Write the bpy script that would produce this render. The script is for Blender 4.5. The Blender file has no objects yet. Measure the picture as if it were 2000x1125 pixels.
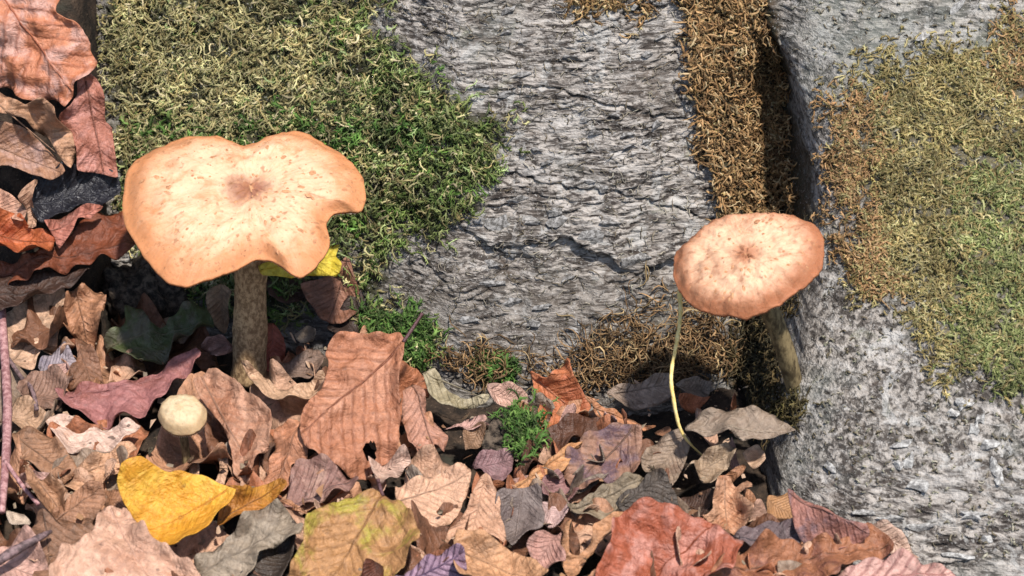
import bpy, math, random
import numpy as np
from mathutils import Vector, geometry

random.seed(7); rng = np.random.default_rng(7)
scn = bpy.context.scene
COL = scn.collection
R = math.radians

# ------------------------------------------------------------------ camera
PITCH = R(30)
CAM = np.array([0.0, 0.0158 - 0.866, 0.0274 + 0.5])
cd = bpy.data.cameras.new('camera'); cam = bpy.data.objects.new('camera', cd); COL.objects.link(cam)
cd.lens = 90; cd.sensor_width = 36; cd.clip_start = 0.02; cd.clip_end = 60
cd.dof.use_dof = True; cd.dof.focus_distance = 0.985; cd.dof.aperture_fstop = 22
cam.location = CAM; cam.rotation_euler = (R(90) - PITCH, 0, 0)
scn.camera = cam

# ------------------------------------------------------------------ light
SUN_EL, SUN_AZ = R(62), R(24)          # azimuth: to the right of the camera, behind it
sdir = Vector((math.sin(SUN_AZ) * math.cos(SUN_EL), -math.cos(SUN_AZ) * math.cos(SUN_EL), math.sin(SUN_EL)))
w = bpy.data.worlds.new('World'); scn.world = w; w.use_nodes = True
wn = w.node_tree.nodes; wl = w.node_tree.links
sky = wn.new('ShaderNodeTexSky'); sky.sky_type = 'NISHITA'; sky.sun_disc = False
sky.sun_elevation = SUN_EL; sky.sun_rotation = math.pi - SUN_AZ
wl.new(sky.outputs[0], wn['Background'].inputs[0]); wn['Background'].inputs[1].default_value = 0.115
sl = bpy.data.lights.new('sun', 'SUN'); sl.energy = 4.3; sl.angle = R(2.6); sl.color = (1.0, 0.95, 0.88)
so = bpy.data.objects.new('sun', sl); COL.objects.link(so)
so.rotation_euler = sdir.to_track_quat('Z', 'Y').to_euler(); so.location = (0.6, -1.2, 2.0)
vs = scn.view_settings
vs.view_transform = 'Standard'; vs.look = 'None'; vs.gamma = 1; vs.use_curve_mapping = False; vs.exposure = 0.72
scn.cycles.filter_width = 1.5

# ------------------------------------------------------------------ numeric helpers
_perm = np.arange(256); np.random.default_rng(3).shuffle(_perm); _perm = np.concatenate([_perm, _perm])
_ga = np.linspace(0, 2 * np.pi, 256, endpoint=False); _gx, _gy = np.cos(_ga * 37.0), np.sin(_ga * 37.0)
def perlin(x, y, seed=0):
    x = np.asarray(x, float) + seed * 17.31; y = np.asarray(y, float) - seed * 9.77
    xi = np.floor(x).astype(int); yi = np.floor(y).astype(int); xf = x - xi; yf = y - yi
    u = xf * xf * xf * (xf * (xf * 6 - 15) + 10); v = yf * yf * yf * (yf * (yf * 6 - 15) + 10)
    def g(ix, iy, dx, dy):
        h = _perm[(_perm[(ix + seed * 7) & 255] + iy) & 255]
        return _gx[h] * dx + _gy[h] * dy
    a = g(xi, yi, xf, yf); b = g(xi + 1, yi, xf - 1, yf); c = g(xi, yi + 1, xf, yf - 1); d = g(xi + 1, yi + 1, xf - 1, yf - 1)
    return ((a + (b - a) * u) + ((c + (d - c) * u) - (a + (b - a) * u)) * v) * 1.4
def sstep(a, b, x):
    t = np.clip((x - a) / (b - a), 0, 1); return t * t * (3 - 2 * t)
FPX = 5000.0
D0 = np.array([0, math.cos(PITCH), -math.sin(PITCH)]); RT = np.array([1.0, 0, 0]); UP = np.array([0, math.sin(PITCH), math.cos(PITCH)])
def ray(px, py):
    px = np.asarray(px, float); py = np.asarray(py, float)
    d = D0 + ((px - 1000) / FPX)[..., None] * RT + ((562.5 - py) / FPX)[..., None] * UP
    return d / np.linalg.norm(d, axis=-1)[..., None]
def to_px(p):
    q = np.asarray(p) - CAM; z = q @ D0
    return 1000 + FPX * (q @ RT) / z, 562.5 - FPX * (q @ UP) / z
def in_poly(x, y, poly):
    x = np.asarray(x, float); y = np.asarray(y, float); ins = np.zeros(x.shape, bool); n = len(poly)
    for i in range(n):
        x1, y1 = poly[i]; x2, y2 = poly[(i + 1) % n]
        if y1 == y2: continue
        c = ((y1 > y) != (y2 > y)) & (x < (x2 - x1) * (y - y1) / (y2 - y1) + x1); ins ^= c
    return ins
def edge_dist(x, y, poly, closed=True):
    x = np.asarray(x, float); y = np.asarray(y, float); best = np.full(x.shape, 1e9); n = len(poly)
    for i in range(n if closed else n - 1):
        x1, y1 = poly[i]; x2, y2 = poly[(i + 1) % n]; dx, dy = x2 - x1, y2 - y1
        t = np.clip(((x - x1) * dx + (y - y1) * dy) / (dx * dx + dy * dy + 1e-9), 0, 1)
        best = np.minimum(best, np.hypot(x - x1 - t * dx, y - y1 - t * dy))
    return best
def sd_poly(x, y, poly):
    d = edge_dist(x, y, poly); return np.where(in_poly(x, y, poly), d, -d)

# ------------------------------------------------------------------ the two big surfaces
BX = [(-0.9, 0.75), (-0.6, 0.42), (-0.4, 0.2), (-0.2, 0.07), (-0.1, 0.045), (-0.056, 0.028), (-0.02, 0.002), (0.04, -0.004), (0.075, 0.004), (0.12, 0.004), (0.3, 0.05), (0.5, 0.25), (0.9, 0.75)]
EZ = [(-0.1, 0.090), (0.0, 0.097), (0.03, 0.104), (0.045, 0.110), (0.06, 0.1145), (0.09, 0.1148), (0.105, 0.110), (0.12, 0.104), (0.136, 0.100), (0.2, 0.098)]
BB = [(0.0, 0.012), (0.09, 0.004), (0.1, 0), (0.12, -0.012), (0.2, -0.045), (0.26, -0.05), (0.34, 0.0), (0.45, 0.12), (0.6, 0.42), (0.9, 1.0)]
def interp(x, tab): return np.interp(x, [a for a, b in tab], [b for a, b in tab])
def trunk_y(x, z):
    x = np.asarray(x, float); z = np.asarray(z, float)
    lean = np.where(z < 0.16, 0.5 * z, 0.08 + 0.12 * (1 - np.exp(-(z - 0.16) / 0.24)) * 1.0)
    yt = interp(x, BX) + lean + 0.030 * np.exp(-((x - 0.103) / 0.013) ** 2) * sstep(0.130, 0.085, z)
    yb = -0.096 + interp(x, BB) + np.where(z < 0.2, 1.1 * z, 0.22 + 0.35 * (z - 0.2))
    k = 0.012
    a = yt - 0.003; h = np.clip(0.5 + 0.5 * (a - yb) / k, 0, 1); yb = a * (1 - h) + yb * h - k * h * (1 - h)
    e = interp(z, EZ) + 0.0022 * perlin(z * 70, z * 0 + 3.3, 7) + 0.0009 * perlin(z * 240, z * 0 + 1.3, 8); wv = sstep(-0.0065, 0.001, x - e)
    yb = yb + 0.016 * np.exp(-np.clip(x - e, 0, 1) / 0.011)
    return yt * (1 - wv) + yb * wv
def ground_z(x, y):
    x = np.asarray(x, float); y = np.asarray(y, float)
    bank = 1.65 * np.clip(y - 0.018, 0, 0.3) * sstep(-0.158, -0.176, x)
    return bank + 0.003 * perlin(x * 22, y * 22, 5) * sstep(0.5, 0.2, np.abs(x))
def clearance(p):
    g = (p[..., 2] - ground_z(p[..., 0], p[..., 1]))
    t = (trunk_y(p[..., 0], p[..., 2]) - p[..., 1])
    return np.minimum(g, t)
def hit(px, py, h=0.0):
    d = ray(px, py); t = np.full(np.shape(px), 0.76)
    for step in (0.004, 0.0005, 0.00005):
        for i in range(160):
            p = CAM + d * t[..., None]
            go = clearance(p) > h
            if not go.any(): break
            t = np.where(go, t + step, t)
        t = t - step
    return CAM + d * t[..., None]
def hit1(px, py, h=0.0): return hit(np.array([float(px)]), np.array([float(py)]), h)[0]

# ------------------------------------------------------------------ mesh / material helpers
def mesh_fast(name, V, F, smooth=True, mat=None):
    V = np.asarray(V, np.float32); F = np.asarray(F, np.int32); k = F.shape[1]
    me = bpy.data.meshes.new(name); me.vertices.add(len(V)); me.vertices.foreach_set('co', V.ravel())
    me.loops.add(F.size); me.loops.foreach_set('vertex_index', F.ravel())
    me.polygons.add(len(F)); me.polygons.foreach_set('loop_start', np.arange(0, F.size, k, dtype=np.int32))
    me.polygons.foreach_set('loop_total', np.full(len(F), k, np.int32))
    me.polygons.foreach_set('use_smooth', np.full(len(F), smooth, bool))
    me.update(calc_edges=True); me.validate()
    if mat: me.materials.append(mat)
    return me
def add_attr(me, name, data):
    data = np.asarray(data, np.float32)
    if data.ndim == 1:
        a = me.attributes.new(name, 'FLOAT', 'POINT'); a.data.foreach_set('value', data)
    else:
        a = me.attributes.new(name, 'FLOAT_COLOR', 'POINT')
        if data.shape[1] == 3: data = np.concatenate([data, np.ones((len(data), 1), np.float32)], 1)
        a.data.foreach_set('color', data.ravel())
def add_uv(me, uv):
    lay = me.uv_layers.new(name='UVMap'); li = np.zeros(len(me.loops), np.int32); me.loops.foreach_get('vertex_index', li)
    lay.data.foreach_set('uv', np.asarray(uv, np.float32)[li].ravel())
def link(name, me, parent=None, loc=None):
    o = bpy.data.objects.new(name, me); COL.objects.link(o)
    if loc is not None: o.location = loc
    if parent: o.parent = parent
    return o
def tag(o, label=None, cat=None, group=None, kind=None):
    for k, v in (('label', label), ('category', cat), ('group', group), ('kind', kind)):
        if v: o[k] = v
    return o
def grid_faces(nr, nc, wrap=False):
    i = np.arange(nr - 1)[:, None]; j = np.arange(nc if wrap else nc - 1)[None, :]; j2 = (j + 1) % nc
    return np.stack([i * nc + j, i * nc + j2, (i + 1) * nc + j2, (i + 1) * nc + j], -1).reshape(-1, 4)
def lin(c):
    c = np.asarray(c, float) / 255.0
    return np.where(c <= 0.04045, c / 12.92, ((c + 0.055) / 1.055) ** 2.4)
ALB = 0.56                                  # picture value of a sunlit surface -> its own colour
def alb(c, k=1.0): return tuple(float(v) for v in np.clip(lin(c) * ALB * k, 0.004, 0.85))

class NT:
    def __init__(s, name):
        s.m = bpy.data.materials.new(name); s.m.use_nodes = True; s.t = s.m.node_tree; s.n = s.t.nodes; s.b = s.n['Principled BSDF']; s.out = s.n['Material Output']
    def new(s, typ, **kw):
        n = s.n.new(typ)
        for k, v in kw.items(): setattr(n, k, v)
        return n
    def link(s, a, b): s.t.links.new(a, b)
    def val(s, sock, v):
        if hasattr(v, 'is_linked') or isinstance(v, bpy.types.NodeSocket): s.link(v, sock)
        else:
            if isinstance(v, tuple) and len(v) == 3 and sock.type == 'RGBA': v = (*v, 1)
            sock.default_value = v
    def math(s, op, a, b=0.5, c=None, clamp=False):
        n = s.new('ShaderNodeMath', operation=op, use_clamp=clamp); s.val(n.inputs[0], a); s.val(n.inputs[1], b)
        if c is not None: s.val(n.inputs[2], c)
        return n.outputs[0]
    def mix(s, f, a, b, blend='MIX'):
        n = s.new('ShaderNodeMix', data_type='RGBA', blend_type=blend); s.val(n.inputs[0], f); s.val(n.inputs[6], a); s.val(n.inputs[7], b)
        return n.outputs[2]
    def noise(s, vec, scale, detail=3, rough=0.6, dist=0.0):
        n = s.new('ShaderNodeTexNoise'); s.link(vec, n.inputs['Vector']); n.inputs['Scale'].default_value = scale
        n.inputs['Detail'].default_value = detail; n.inputs['Roughness'].default_value = rough; n.inputs['Distortion'].default_value = dist
        return n.outputs[0]
    def ramp(s, f, lo, hi):
        n = s.new('ShaderNodeMapRange', interpolation_type='SMOOTHSTEP'); s.val(n.inputs[0], f); n.inputs[1].default_value = lo; n.inputs[2].default_value = hi
        return n.outputs[0]
    def obj_vec(s, scale=(1, 1, 1), rot=(0, 0, 0), rnd=True):
        tc = s.new('ShaderNodeTexCoord'); mp = s.new('ShaderNodeMapping'); s.link(tc.outputs['Object'], mp.inputs[0])
        mp.inputs['Scale'].default_value = scale; mp.inputs['Rotation'].default_value = rot
        if rnd:
            oi = s.new('ShaderNodeObjectInfo'); s.link(s.math('MULTIPLY', oi.outputs['Random'], 37.0), mp.inputs['Location'])
        return mp.outputs[0]
    def attr(s, name, out='Fac'):
        n = s.new('ShaderNodeAttribute'); n.attribute_name = name; return n.outputs[out]
    def bump(s, h, strength=0.5, dist=0.0005):
        n = s.new('ShaderNodeBump'); n.inputs['Strength'].default_value = strength; n.inputs['Distance'].default_value = dist
        s.link(h, n.inputs['Height']); s.link(n.outputs[0], s.b.inputs['Normal'])
    def fin(s, color, rough=0.7, spec=0.3):
        s.val(s.b.inputs['Base Color'], color); s.val(s.b.inputs['Roughness'], rough); s.b.inputs['Specular IOR Level'].default_value = spec
        return s.m

# ------------------------------------------------------------------ ground
def stretch(lo, hi, step, ext, n=26):
    core = np.arange(lo, hi + step / 2, step); g = step * np.cumsum(np.geomspace(1, 1, 1))
    t = np.linspace(0, 1, n + 1)[1:]
    f = step * n * t + (ext - step * n) * t ** 4
    return np.concatenate([(lo - f)[::-1], core, hi + f])
def soil_material():
    t = NT('soil'); v = t.obj_vec(rnd=False)
    a = t.noise(v, 160, 5, 0.7); b = t.noise(v, 900, 3, 0.6); c = t.noise(v, 45, 3)
    col = t.mix(t.ramp(a, 0.35, 0.7), (0.012, 0.009, 0.007), (0.055, 0.036, 0.024))
    col = t.mix(t.ramp(b, 0.6, 0.75), col, (0.12, 0.085, 0.055)); col = t.mix(t.ramp(c, 0.55, 0.7), col, (0.03, 0.028, 0.02))
    t.bump(b, 0.8, 0.0012); return t.fin(col, 0.85, 0.2)
M_soil = soil_material()
gx = stretch(-0.26, 0.24, 0.0016, 5.0); gy = stretch(-0.26, 0.14, 0.0016, 5.0)
GX, GY = np.meshgrid(gx, gy)
GZ = ground_z(GX, GY) - 0.013
fine = sstep(0.6, 0.25, np.hypot(GX, GY))
GZ = GZ + fine * (0.0035 * perlin(GX * 60, GY * 60, 1) + 0.0018 * perlin(GX * 170, GY * 170, 2) + 0.0009 * perlin(GX * 420, GY * 420, 3)) + (1 - fine) * 0.012 * perlin(GX * 3, GY * 3, 4)
g = link('ground', mesh_fast('ground', np.stack([GX, GY, GZ], -1).reshape(-1, 3), grid_faces(*GX.shape), mat=M_soil)); g['kind'] = 'structure'
tag(g, 'dark humus soil showing between the fallen leaves')

# ------------------------------------------------------------------ moss regions (outlines on the trunk)
MOSS_GREEN = [(185, -60), (735, -60), (755, 60), (820, 105), (890, 165), (950, 175), (985, 235), (992, 300), (960, 335), (930, 372), (905, 420), (870, 450), (800, 470), (760, 520), (760, 590), (885, 640), (870, 700), (800, 715), (750, 680), (690, 640), (690, 560), (700, 470), (560, 620), (300, 600), (215, 300), (195, 150)]
MOSS_STRIP = [(1335, -60), (1545, -60), (1532, 100), (1545, 200), (1585, 300), (1598, 420), (1560, 450), (1400, 440), (1398, 330), (1376, 262), (1345, 180)]
MOSS_RIGHT = [(1605, 190), (1650, 140), (1720, 120), (1800, 75), (1900, 60), (2060, 10), (2060, 800), (1950, 765), (1850, 725), (1800, 650), (1740, 600), (1670, 560), (1630, 430), (1612, 300)]
MOSS_BASE = [(1165, 640), (1250, 600), (1340, 590), (1420, 610), (1430, 700), (1400, 770), (1350, 800), (1180, 765), (1050, 745), (900, 745), (860, 700), (960, 685), (1080, 690)]
CRACK = [(880, 400), (900, 445), (955, 478), (1010, 482), (1060, 468), (1115, 466), (1150, 492), (1190, 500), (1215, 528), (1265, 522), (1300, 510), (1335, 505)]
CRACK2 = [(960, 330), (1040, 352), (1120, 372), (1200, 380), (1290, 402), (1360, 420)]
CRACK3 = [(1010, 165), (1100, 178), (1190, 205), (1290, 228), (1345, 240)]

def bark_material():
    t = NT('bark'); tc = t.new('ShaderNodeTexCoord')
    mp = t.new('ShaderNodeMapping'); t.link(tc.outputs['Object'], mp.inputs[0]); mp.inputs['Rotation'].default_value = (0, R(-11), 0); mp.inputs['Scale'].default_value = (0.26, 0.5, 1.25)
    v = mp.outputs[0]; vi = tc.outputs['Object']
    fl = t.noise(v, 560, 4, 0.65, 0.8); fl2 = t.noise(v, 210, 4, 0.7, 0.5); big = t.noise(vi, 26, 3, 0.6); iso = t.noise(vi, 400, 3, 0.62, 0.5)
    butt = t.attr('butt'); pat = t.mix(butt, fl, iso)
    pat = t.math('ADD', t.math('MULTIPLY', pat, 0.75), t.math('MULTIPLY', t.noise(vi, 120, 4, 0.65), 0.25))
    col = t.mix(t.ramp(pat, 0.43, 0.58), (0.036, 0.029, 0.025), (0.34, 0.305, 0.272))
    col = t.mix(t.math('MULTIPLY', butt, 0.22), col, (0.10, 0.092, 0.08))
    col = t.mix(t.math('MULTIPLY', t.ramp(fl2, 0.5, 0.66), 0.6), col, (0.42, 0.395, 0.37))
    col = t.mix(t.math('MULTIPLY', t.ramp(fl2, 0.46, 0.34), 0.7), col, (0.024, 0.019, 0.017))
    col = t.mix(t.math('MULTIPLY', t.ramp(big, 0.5, 0.68), 0.4), col, (0.13, 0.14, 0.125))
    col = t.mix(t.math('MULTIPLY', t.ramp(big, 0.45, 0.3), 0.4), col, (0.10, 0.083, 0.07))
    lp = t.noise(vi, 75, 5, 0.7, 0.8); col = t.mix(t.math('MULTIPLY', t.ramp(lp, 0.55, 0.63), 0.55), col, (0.40, 0.39, 0.37))
    st = t.noise(vi, 48, 5, 0.7, 1.2); col = t.mix(t.math('MULTIPLY', t.ramp(st, 0.55, 0.68), 0.6), col, (0.085, 0.064, 0.05))
    gr = t.noise(vi, 60, 5, 0.75, 0.5); col = t.mix(t.math('MULTIPLY', t.ramp(gr, 0.60, 0.72), 0.45), col, (0.13, 0.14, 0.08))
    col = t.mix(t.math('MULTIPLY', t.attr('lichen'), 0.40), col, (0.20, 0.215, 0.19))
    col = t.mix(t.math('MULTIPLY', t.attr('damp'), 0.55), col, (0.11, 0.092, 0.075))
    pit = t.noise(vi, 300, 3, 0.6, 0.6); col = t.mix(t.math('MULTIPLY', t.ramp(pit, 0.40, 0.30), 0.8), col, (0.02, 0.015, 0.012))
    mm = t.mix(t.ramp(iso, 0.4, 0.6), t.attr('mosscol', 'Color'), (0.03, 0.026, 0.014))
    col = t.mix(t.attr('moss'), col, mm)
    sp = t.noise(vi, 1100, 2, 0.5)
    col = t.mix(t.math('MULTIPLY', t.ramp(sp, 0.62, 0.7), 0.5), col, (0.42, 0.41, 0.39))
    h = t.math('ADD', t.mix(butt, fl, iso), t.math('MULTIPLY', sp, 0.4))
    t.bump(h, 1.0, 0.0016); return t.fin(col, 0.85, 0.2)
M_bark = bark_material()
tx = stretch(-0.215, 0.205, 0.00062, 0.66, 22); tz = stretch(-0.008, 0.172, 0.00058, 1.3, 22); tz = tz[tz > -0.12]
TX, TZ = np.meshgrid(tx, tz)
def moss_noise(px, py): return 38 * perlin(px / 75, py / 75, 13) + 24 * perlin(px / 34, py / 34, 11) + 12 * perlin(px / 15, py / 15, 12)
def bark_surface(X, Z, full=True):
    """trunk_y with the moss cushions and the bark relief; returns y and masks"""
    y = trunk_y(X, Z); P = np.stack([X, y, Z], -1); px, py = to_px(P)
    e = interp(Z, EZ); butt = sstep(-0.004, 0.004, X - e)
    nb = moss_noise(px, py)
    mg = sstep(-20, 50, sd_poly(px, py, MOSS_GREEN) + nb); ms = np.maximum(sstep(-6, 10, sd_poly(px, py, MOSS_STRIP) + 0.5 * nb), sstep(-0.0125, -0.0095, X - e) * sstep(-0.001, -0.0035, X - e) * sstep(0.10, 0.07, Z)) * (1 - butt); mr = sstep(-30, 130, sd_poly(px, py, MOSS_RIGHT) + 1.5 * nb) * butt  # ms also colours the furrow wall band dark, standing in for its shade
    mb = sstep(-15, 20, sd_poly(px, py, MOSS_BASE) + nb) * (1 - butt)
    mx, mz = X * 1000, Z * 1120
    a = R(11); s_ = mx * math.cos(a) + mz * math.sin(a); t_ = -mx * math.sin(a) + mz * math.cos(a)
    t_ = t_ + 0.9 * perlin(mx / 9, mz / 9, 21)
    isom = sstep(40, 200, py) * sstep(1010, 840, py)
    fib = 0.60 * perlin(s_ / 6.5, t_ / 1.8, 22) + 0.40 * perlin(s_ / 3.0, t_ / 1.1, 23)
    rid = np.clip(0.10 - np.abs(perlin(s_ / 22, t_ / 4.2, 24)), 0, 1) / 0.10
    iso = 0.45 * perlin(mx / 1.7, mz / 1.4, 25) + 0.55 * perlin(mx / 3.4, mz / 2.6, 26) + 0.3 * perlin(mx / 7, mz / 3, 27)
    big = 1.6 * perlin(mx / 26, mz / 18, 28) + 0.7 * perlin(mx / 11, mz / 8, 29)
    var = 0.25 + 1.15 * sstep(-0.45, 0.45, perlin(mx / 21, mz / 13, 36)); fib = fib * var; rid = rid * var; iso = iso * (0.5 + 0.5 * var)
    flat = (1 - butt) * (1.35 * fib - 1.1 * rid) + butt * (isom * 1.4 * iso + (1 - isom) * (1.7 * fib - 1.3 * rid))
    moss = np.clip(mg + ms + mr + mb * 0.3, 0, 1)
    cr = edge_dist(px, py, CRACK, False); below = np.zeros_like(px)
    yc = np.interp(px, [c[0] for c in CRACK], [c[1] for c in CRACK]) + 7 * perlin(px / 18, py / 60, 30)
    inx = sstep(880, 930, px) * sstep(1420, 1350, px)
    below = sstep(-3, 5, py - yc) * sstep(300, 30, py - yc) * inx
    crk = np.zeros_like(px)
    for C, wd in ((CRACK2, 6), (CRACK3, 5)):
        d = edge_dist(px + 8 * perlin(px / 30, py / 30, 31), py + 9 * perlin(px / 25, py / 25, 32), C, False); crk += sstep(wd, 0, d)
    lip = np.exp(-((py - yc + 14) / 14.0) ** 2) * inx
    hgt = flat * (1 - 0.6 * moss) + big - 3.6 * below * (0.45 + 0.9 * sstep(-0.3, 0.3, perlin(px / 60, py / 60, 35))) + 1.0 * lip - 2.0 * crk
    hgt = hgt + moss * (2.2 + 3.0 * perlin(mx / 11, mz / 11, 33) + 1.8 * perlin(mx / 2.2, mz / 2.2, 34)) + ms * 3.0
    return y - 0.001 * hgt * (np.abs(X) < 0.4), px, py, butt, mg, ms, mr, mb, moss, below
TY, bpx, bpy_, butt, mg, ms, mr, mb, moss, below = bark_surface(TX, TZ)
TV = np.stack([TX, TY, TZ], -1).reshape(-1, 3)
tree = bpy.data.objects.new('tree', None); COL.objects.link(tree); tree.location = (0, 0, 0); tree.empty_display_size = 0.05
tag(tree, 'grey mossy tree trunk with a broad buttress root behind the mushrooms', 'tree')
me = mesh_fast('trunk', TV, grid_faces(*TX.shape)[:, ::-1], mat=M_bark)
me.flip_normals()
yel = sstep(0.1, -0.1, 0 * bpx + perlin(bpx / 90, bpy_ / 90, 40))
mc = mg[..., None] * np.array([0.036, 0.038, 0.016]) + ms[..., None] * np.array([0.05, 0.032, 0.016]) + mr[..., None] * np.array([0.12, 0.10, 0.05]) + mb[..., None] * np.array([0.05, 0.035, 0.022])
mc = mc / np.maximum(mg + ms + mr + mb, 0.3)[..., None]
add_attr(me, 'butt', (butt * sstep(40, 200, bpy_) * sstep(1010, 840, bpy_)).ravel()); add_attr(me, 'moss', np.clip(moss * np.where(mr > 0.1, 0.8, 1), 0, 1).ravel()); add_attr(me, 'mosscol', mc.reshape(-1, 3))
add_attr(me, 'lichen', (sstep(1480, 1600, bpx) * sstep(330, 120, bpy_) * (0.6 + 0.6 * perlin(bpx / 60, bpy_ / 60, 41))).clip(0, 1).ravel())
add_attr(me, 'damp', (sstep(480, 600, bpy_) * (1 - butt) * (0.7 + 0.8 * perlin(bpx / 70, bpy_ / 40, 42))).clip(0, 1).ravel())
trunk = link('trunk', me, tree)

# ------------------------------------------------------------------ moss strands
def moss_material():
    t = NT('moss_shoots'); c = t.attr('Col', 'Color'); v = t.obj_vec(rnd=False)
    n = t.noise(v, 1500, 2); col = t.mix(t.math('MULTIPLY', t.ramp(n, 0.35, 0.7), 0.35), c, t.mix(0.5, c, (0.4, 0.36, 0.2)))
    t.fin(col, 0.75, 0.15)
    tr = t.new('ShaderNodeBsdfTranslucent'); t.link(col, tr.inputs[0]); mx = t.new('ShaderNodeMixShader'); mx.inputs[0].default_value = 0.2
    t.link(t.b.outputs[0], mx.inputs[1]); t.link(tr.outputs[0], mx.inputs[2]); t.link(mx.outputs[0], t.out.inputs[0]); return t.m
M_moss = moss_material()
def strands(name, P, N, L, rad, cols, down=0.8, lift=(0.5, 2.5), curl=1.0, leaf=1.0, seed=1, K=7):
    """curved feathery shoots rooted at P with normals N (all vectorised), one mesh"""
    r = np.random.default_rng(seed); n = len(P)
    dn = np.tile(np.array([0, 0, -1.0]), (n, 1)); dn -= (dn * N).sum(1)[:, None] * N; dn /= np.linalg.norm(dn, axis=1)[:, None]
    sd = np.cross(N, dn)
    phi = r.normal(0, 1, n) / max(down, 0.05); kap = r.normal(0, 1, n) * 1.6 * curl; kap2 = r.normal(0, 1, n) * 1.2 * curl
    t = np.linspace(0, 1, K); stepL = L / (K - 1)
    ang = phi[:, None] + kap[:, None] * t + kap2[:, None] * np.sin(t * 3.1) * 1.0
    du = np.cumsum(np.cos(ang), 1) * stepL[:, None]; dv = np.cumsum(np.sin(ang), 1) * stepL[:, None]
    lf = (lift[0] + (lift[1] - lift[0]) * r.random(n)) / 1000; asym = 0.4 + 0.6 * r.random(n)
    hh = lf[:, None] * np.sin(np.pi * (0.12 + t[None, :] * asym[:, None])) + 0.0004 * r.normal(0, 1, (n, K))
    C = P[:, None] + du[..., None] * dn[:, None] + dv[..., None] * sd[:, None] + hh[..., None] * N[:, None]
    T = np.gradient(C, axis=1); T /= np.linalg.norm(T, axis=2)[..., None] + 1e-12
    A = np.cross(T, N[:, None]); A /= np.linalg.norm(A, axis=2)[..., None] + 1e-12; B = np.cross(T, A)
    rr = rad[:, None] * (0.65 + 0.5 * np.sin(np.pi * np.clip(t, 0.05, 1) ** 0.8))[None] * (1 + 0.28 * r.normal(0, 1, (n, K)).clip(-1, 1)); rr[:, -1] *= 0.35
    V = []
    for k in range(3):
        a = k * 2.094; V.append(C + rr[..., None] * (math.cos(a) * A + math.sin(a) * B))
    V = np.stack(V, 2).reshape(n, K * 3, 3)
    f = []
    for i in range(K - 1):
        for k in range(3):
            a, b, c, d = i * 3 + k, i * 3 + (k + 1) % 3, (i + 1) * 3 + (k + 1) % 3, (i + 1) * 3 + k
            f += [(a, b, c), (a, c, d)]
    lv = []
    li = list(range(1, K - 1)); nv = K * 3
    for i in li:
        for s in (-1, 1):
            base = C[:, i]; ln = (leaf * rad * (1.3 + 1.4 * r.random(n)))[:, None]
            dr = T[:, i] * 0.75 + A[:, i] * s * 0.8 + B[:, i] * r.normal(0, 0.5, n)[:, None]
            lv += [base - T[:, i] * rad[:, None] * 0.7, base + T[:, i] * rad[:, None] * 0.7, base + dr * ln * 1.3]
            f.append((nv, nv + 1, nv + 2)); nv += 3
    V = np.concatenate([V, np.stack(lv, 1)], 1)
    F = np.array(f)[None] + (np.arange(n) * nv)[:, None, None]
    mesh = mesh_fast(name, V.reshape(-1, 3), F.reshape(-1, 3), mat=M_moss)
    cc = np.repeat(cols[:, None], nv, 1); cc[:, K * 3:] *= np.array([0.85, 1.0, 0.8])
    add_attr(mesh, 'Col', cc.reshape(-1, 3)); return mesh
def seat(px, py):
    """points on the relief of the trunk under the given picture points, and the broad surface normals"""
    p = hit(px, py); x, z = p[:, 0], p[:, 2]
    y = bark_surface(x, z)[0]
    e = 0.003
    nx = (trunk_y(x + e, z) - trunk_y(x - e, z)) / (2 * e); nz = (trunk_y(x, z + e) - trunk_y(x, z - e)) / (2 * e)
    N = np.stack([nx, -np.ones_like(nx), nz], 1); N /= np.linalg.norm(N, axis=1)[:, None]
    return np.stack([x, y, z], 1), N
def scatter(poly, n, soft=20, seed=0, clump=0.0):
    r = np.random.default_rng(seed); xs = [a for a, b in poly]; ys = [b for a, b in poly]; out = []
    while sum(map(len, out)) < n:
        q = np.stack([r.uniform(min(xs) - soft, max(xs) + soft, n * 2), r.uniform(min(ys) - soft, max(ys) + soft, n * 2)], 1)
        nb = moss_noise(q[:, 0], q[:, 1])
        s = sd_poly(q[:, 0], q[:, 1], poly) + nb
        pr = sstep(-soft * 0.4, soft, s)
        if clump: pr = pr * np.clip(0.7 + clump * perlin(q[:, 0] / 46, q[:, 1] / 46, 51), 0.06, 1)
        out.append(q[r.random(len(q)) < pr])
    q = np.concatenate(out)[:n]; return q[:, 0], q[:, 1]
def pick(n, pal, wts, r, jit=0.26):
    i = r.choice(len(pal), n, p=np.array(wts) / np.sum(wts)); c = np.array([alb(p) for p in pal])[i]
    return c * np.clip(1 + jit * r.normal(0, 1, (n, 1)), 0.5, 1.6)
def blend(mask, a, b, r): return np.where((r.random(len(mask)) < mask)[:, None], a, b)
YEL = [(216, 204, 152), (198, 182, 130), (174, 154, 106), (222, 204, 164)]; GRN = [(140, 152, 88), (116, 134, 70), (164, 172, 114), (90, 114, 54), (176, 192, 134)]
BRN = [(212, 170, 122), (180, 136, 92), (126, 92, 62), (232, 202, 158)]; KHA = [(196, 176, 124), (178, 156, 104), (206, 190, 142), (150, 128, 84)]
def grow(name, poly, n, label, group_cols, L, rad, seed, soft=20, clump=0.0, keep=None, **kw):
    r = np.random.default_rng(seed + 100); px, py = scatter(poly, n, soft, seed, clump)
    P, N = seat(px, py)
    if keep is not None:
        k = keep(P, px, py); P, N, px, py = P[k], N[k], px[k], py[k]
    m = len(P); cols = group_cols(px, py, r)
    me = strands(name, P, N, r.uniform(*L, m) / 1000, r.uniform(*rad, m) / 1000, cols, seed=seed, **kw)
    return tag(link(name, me), label, 'moss', None, 'stuff')
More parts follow.
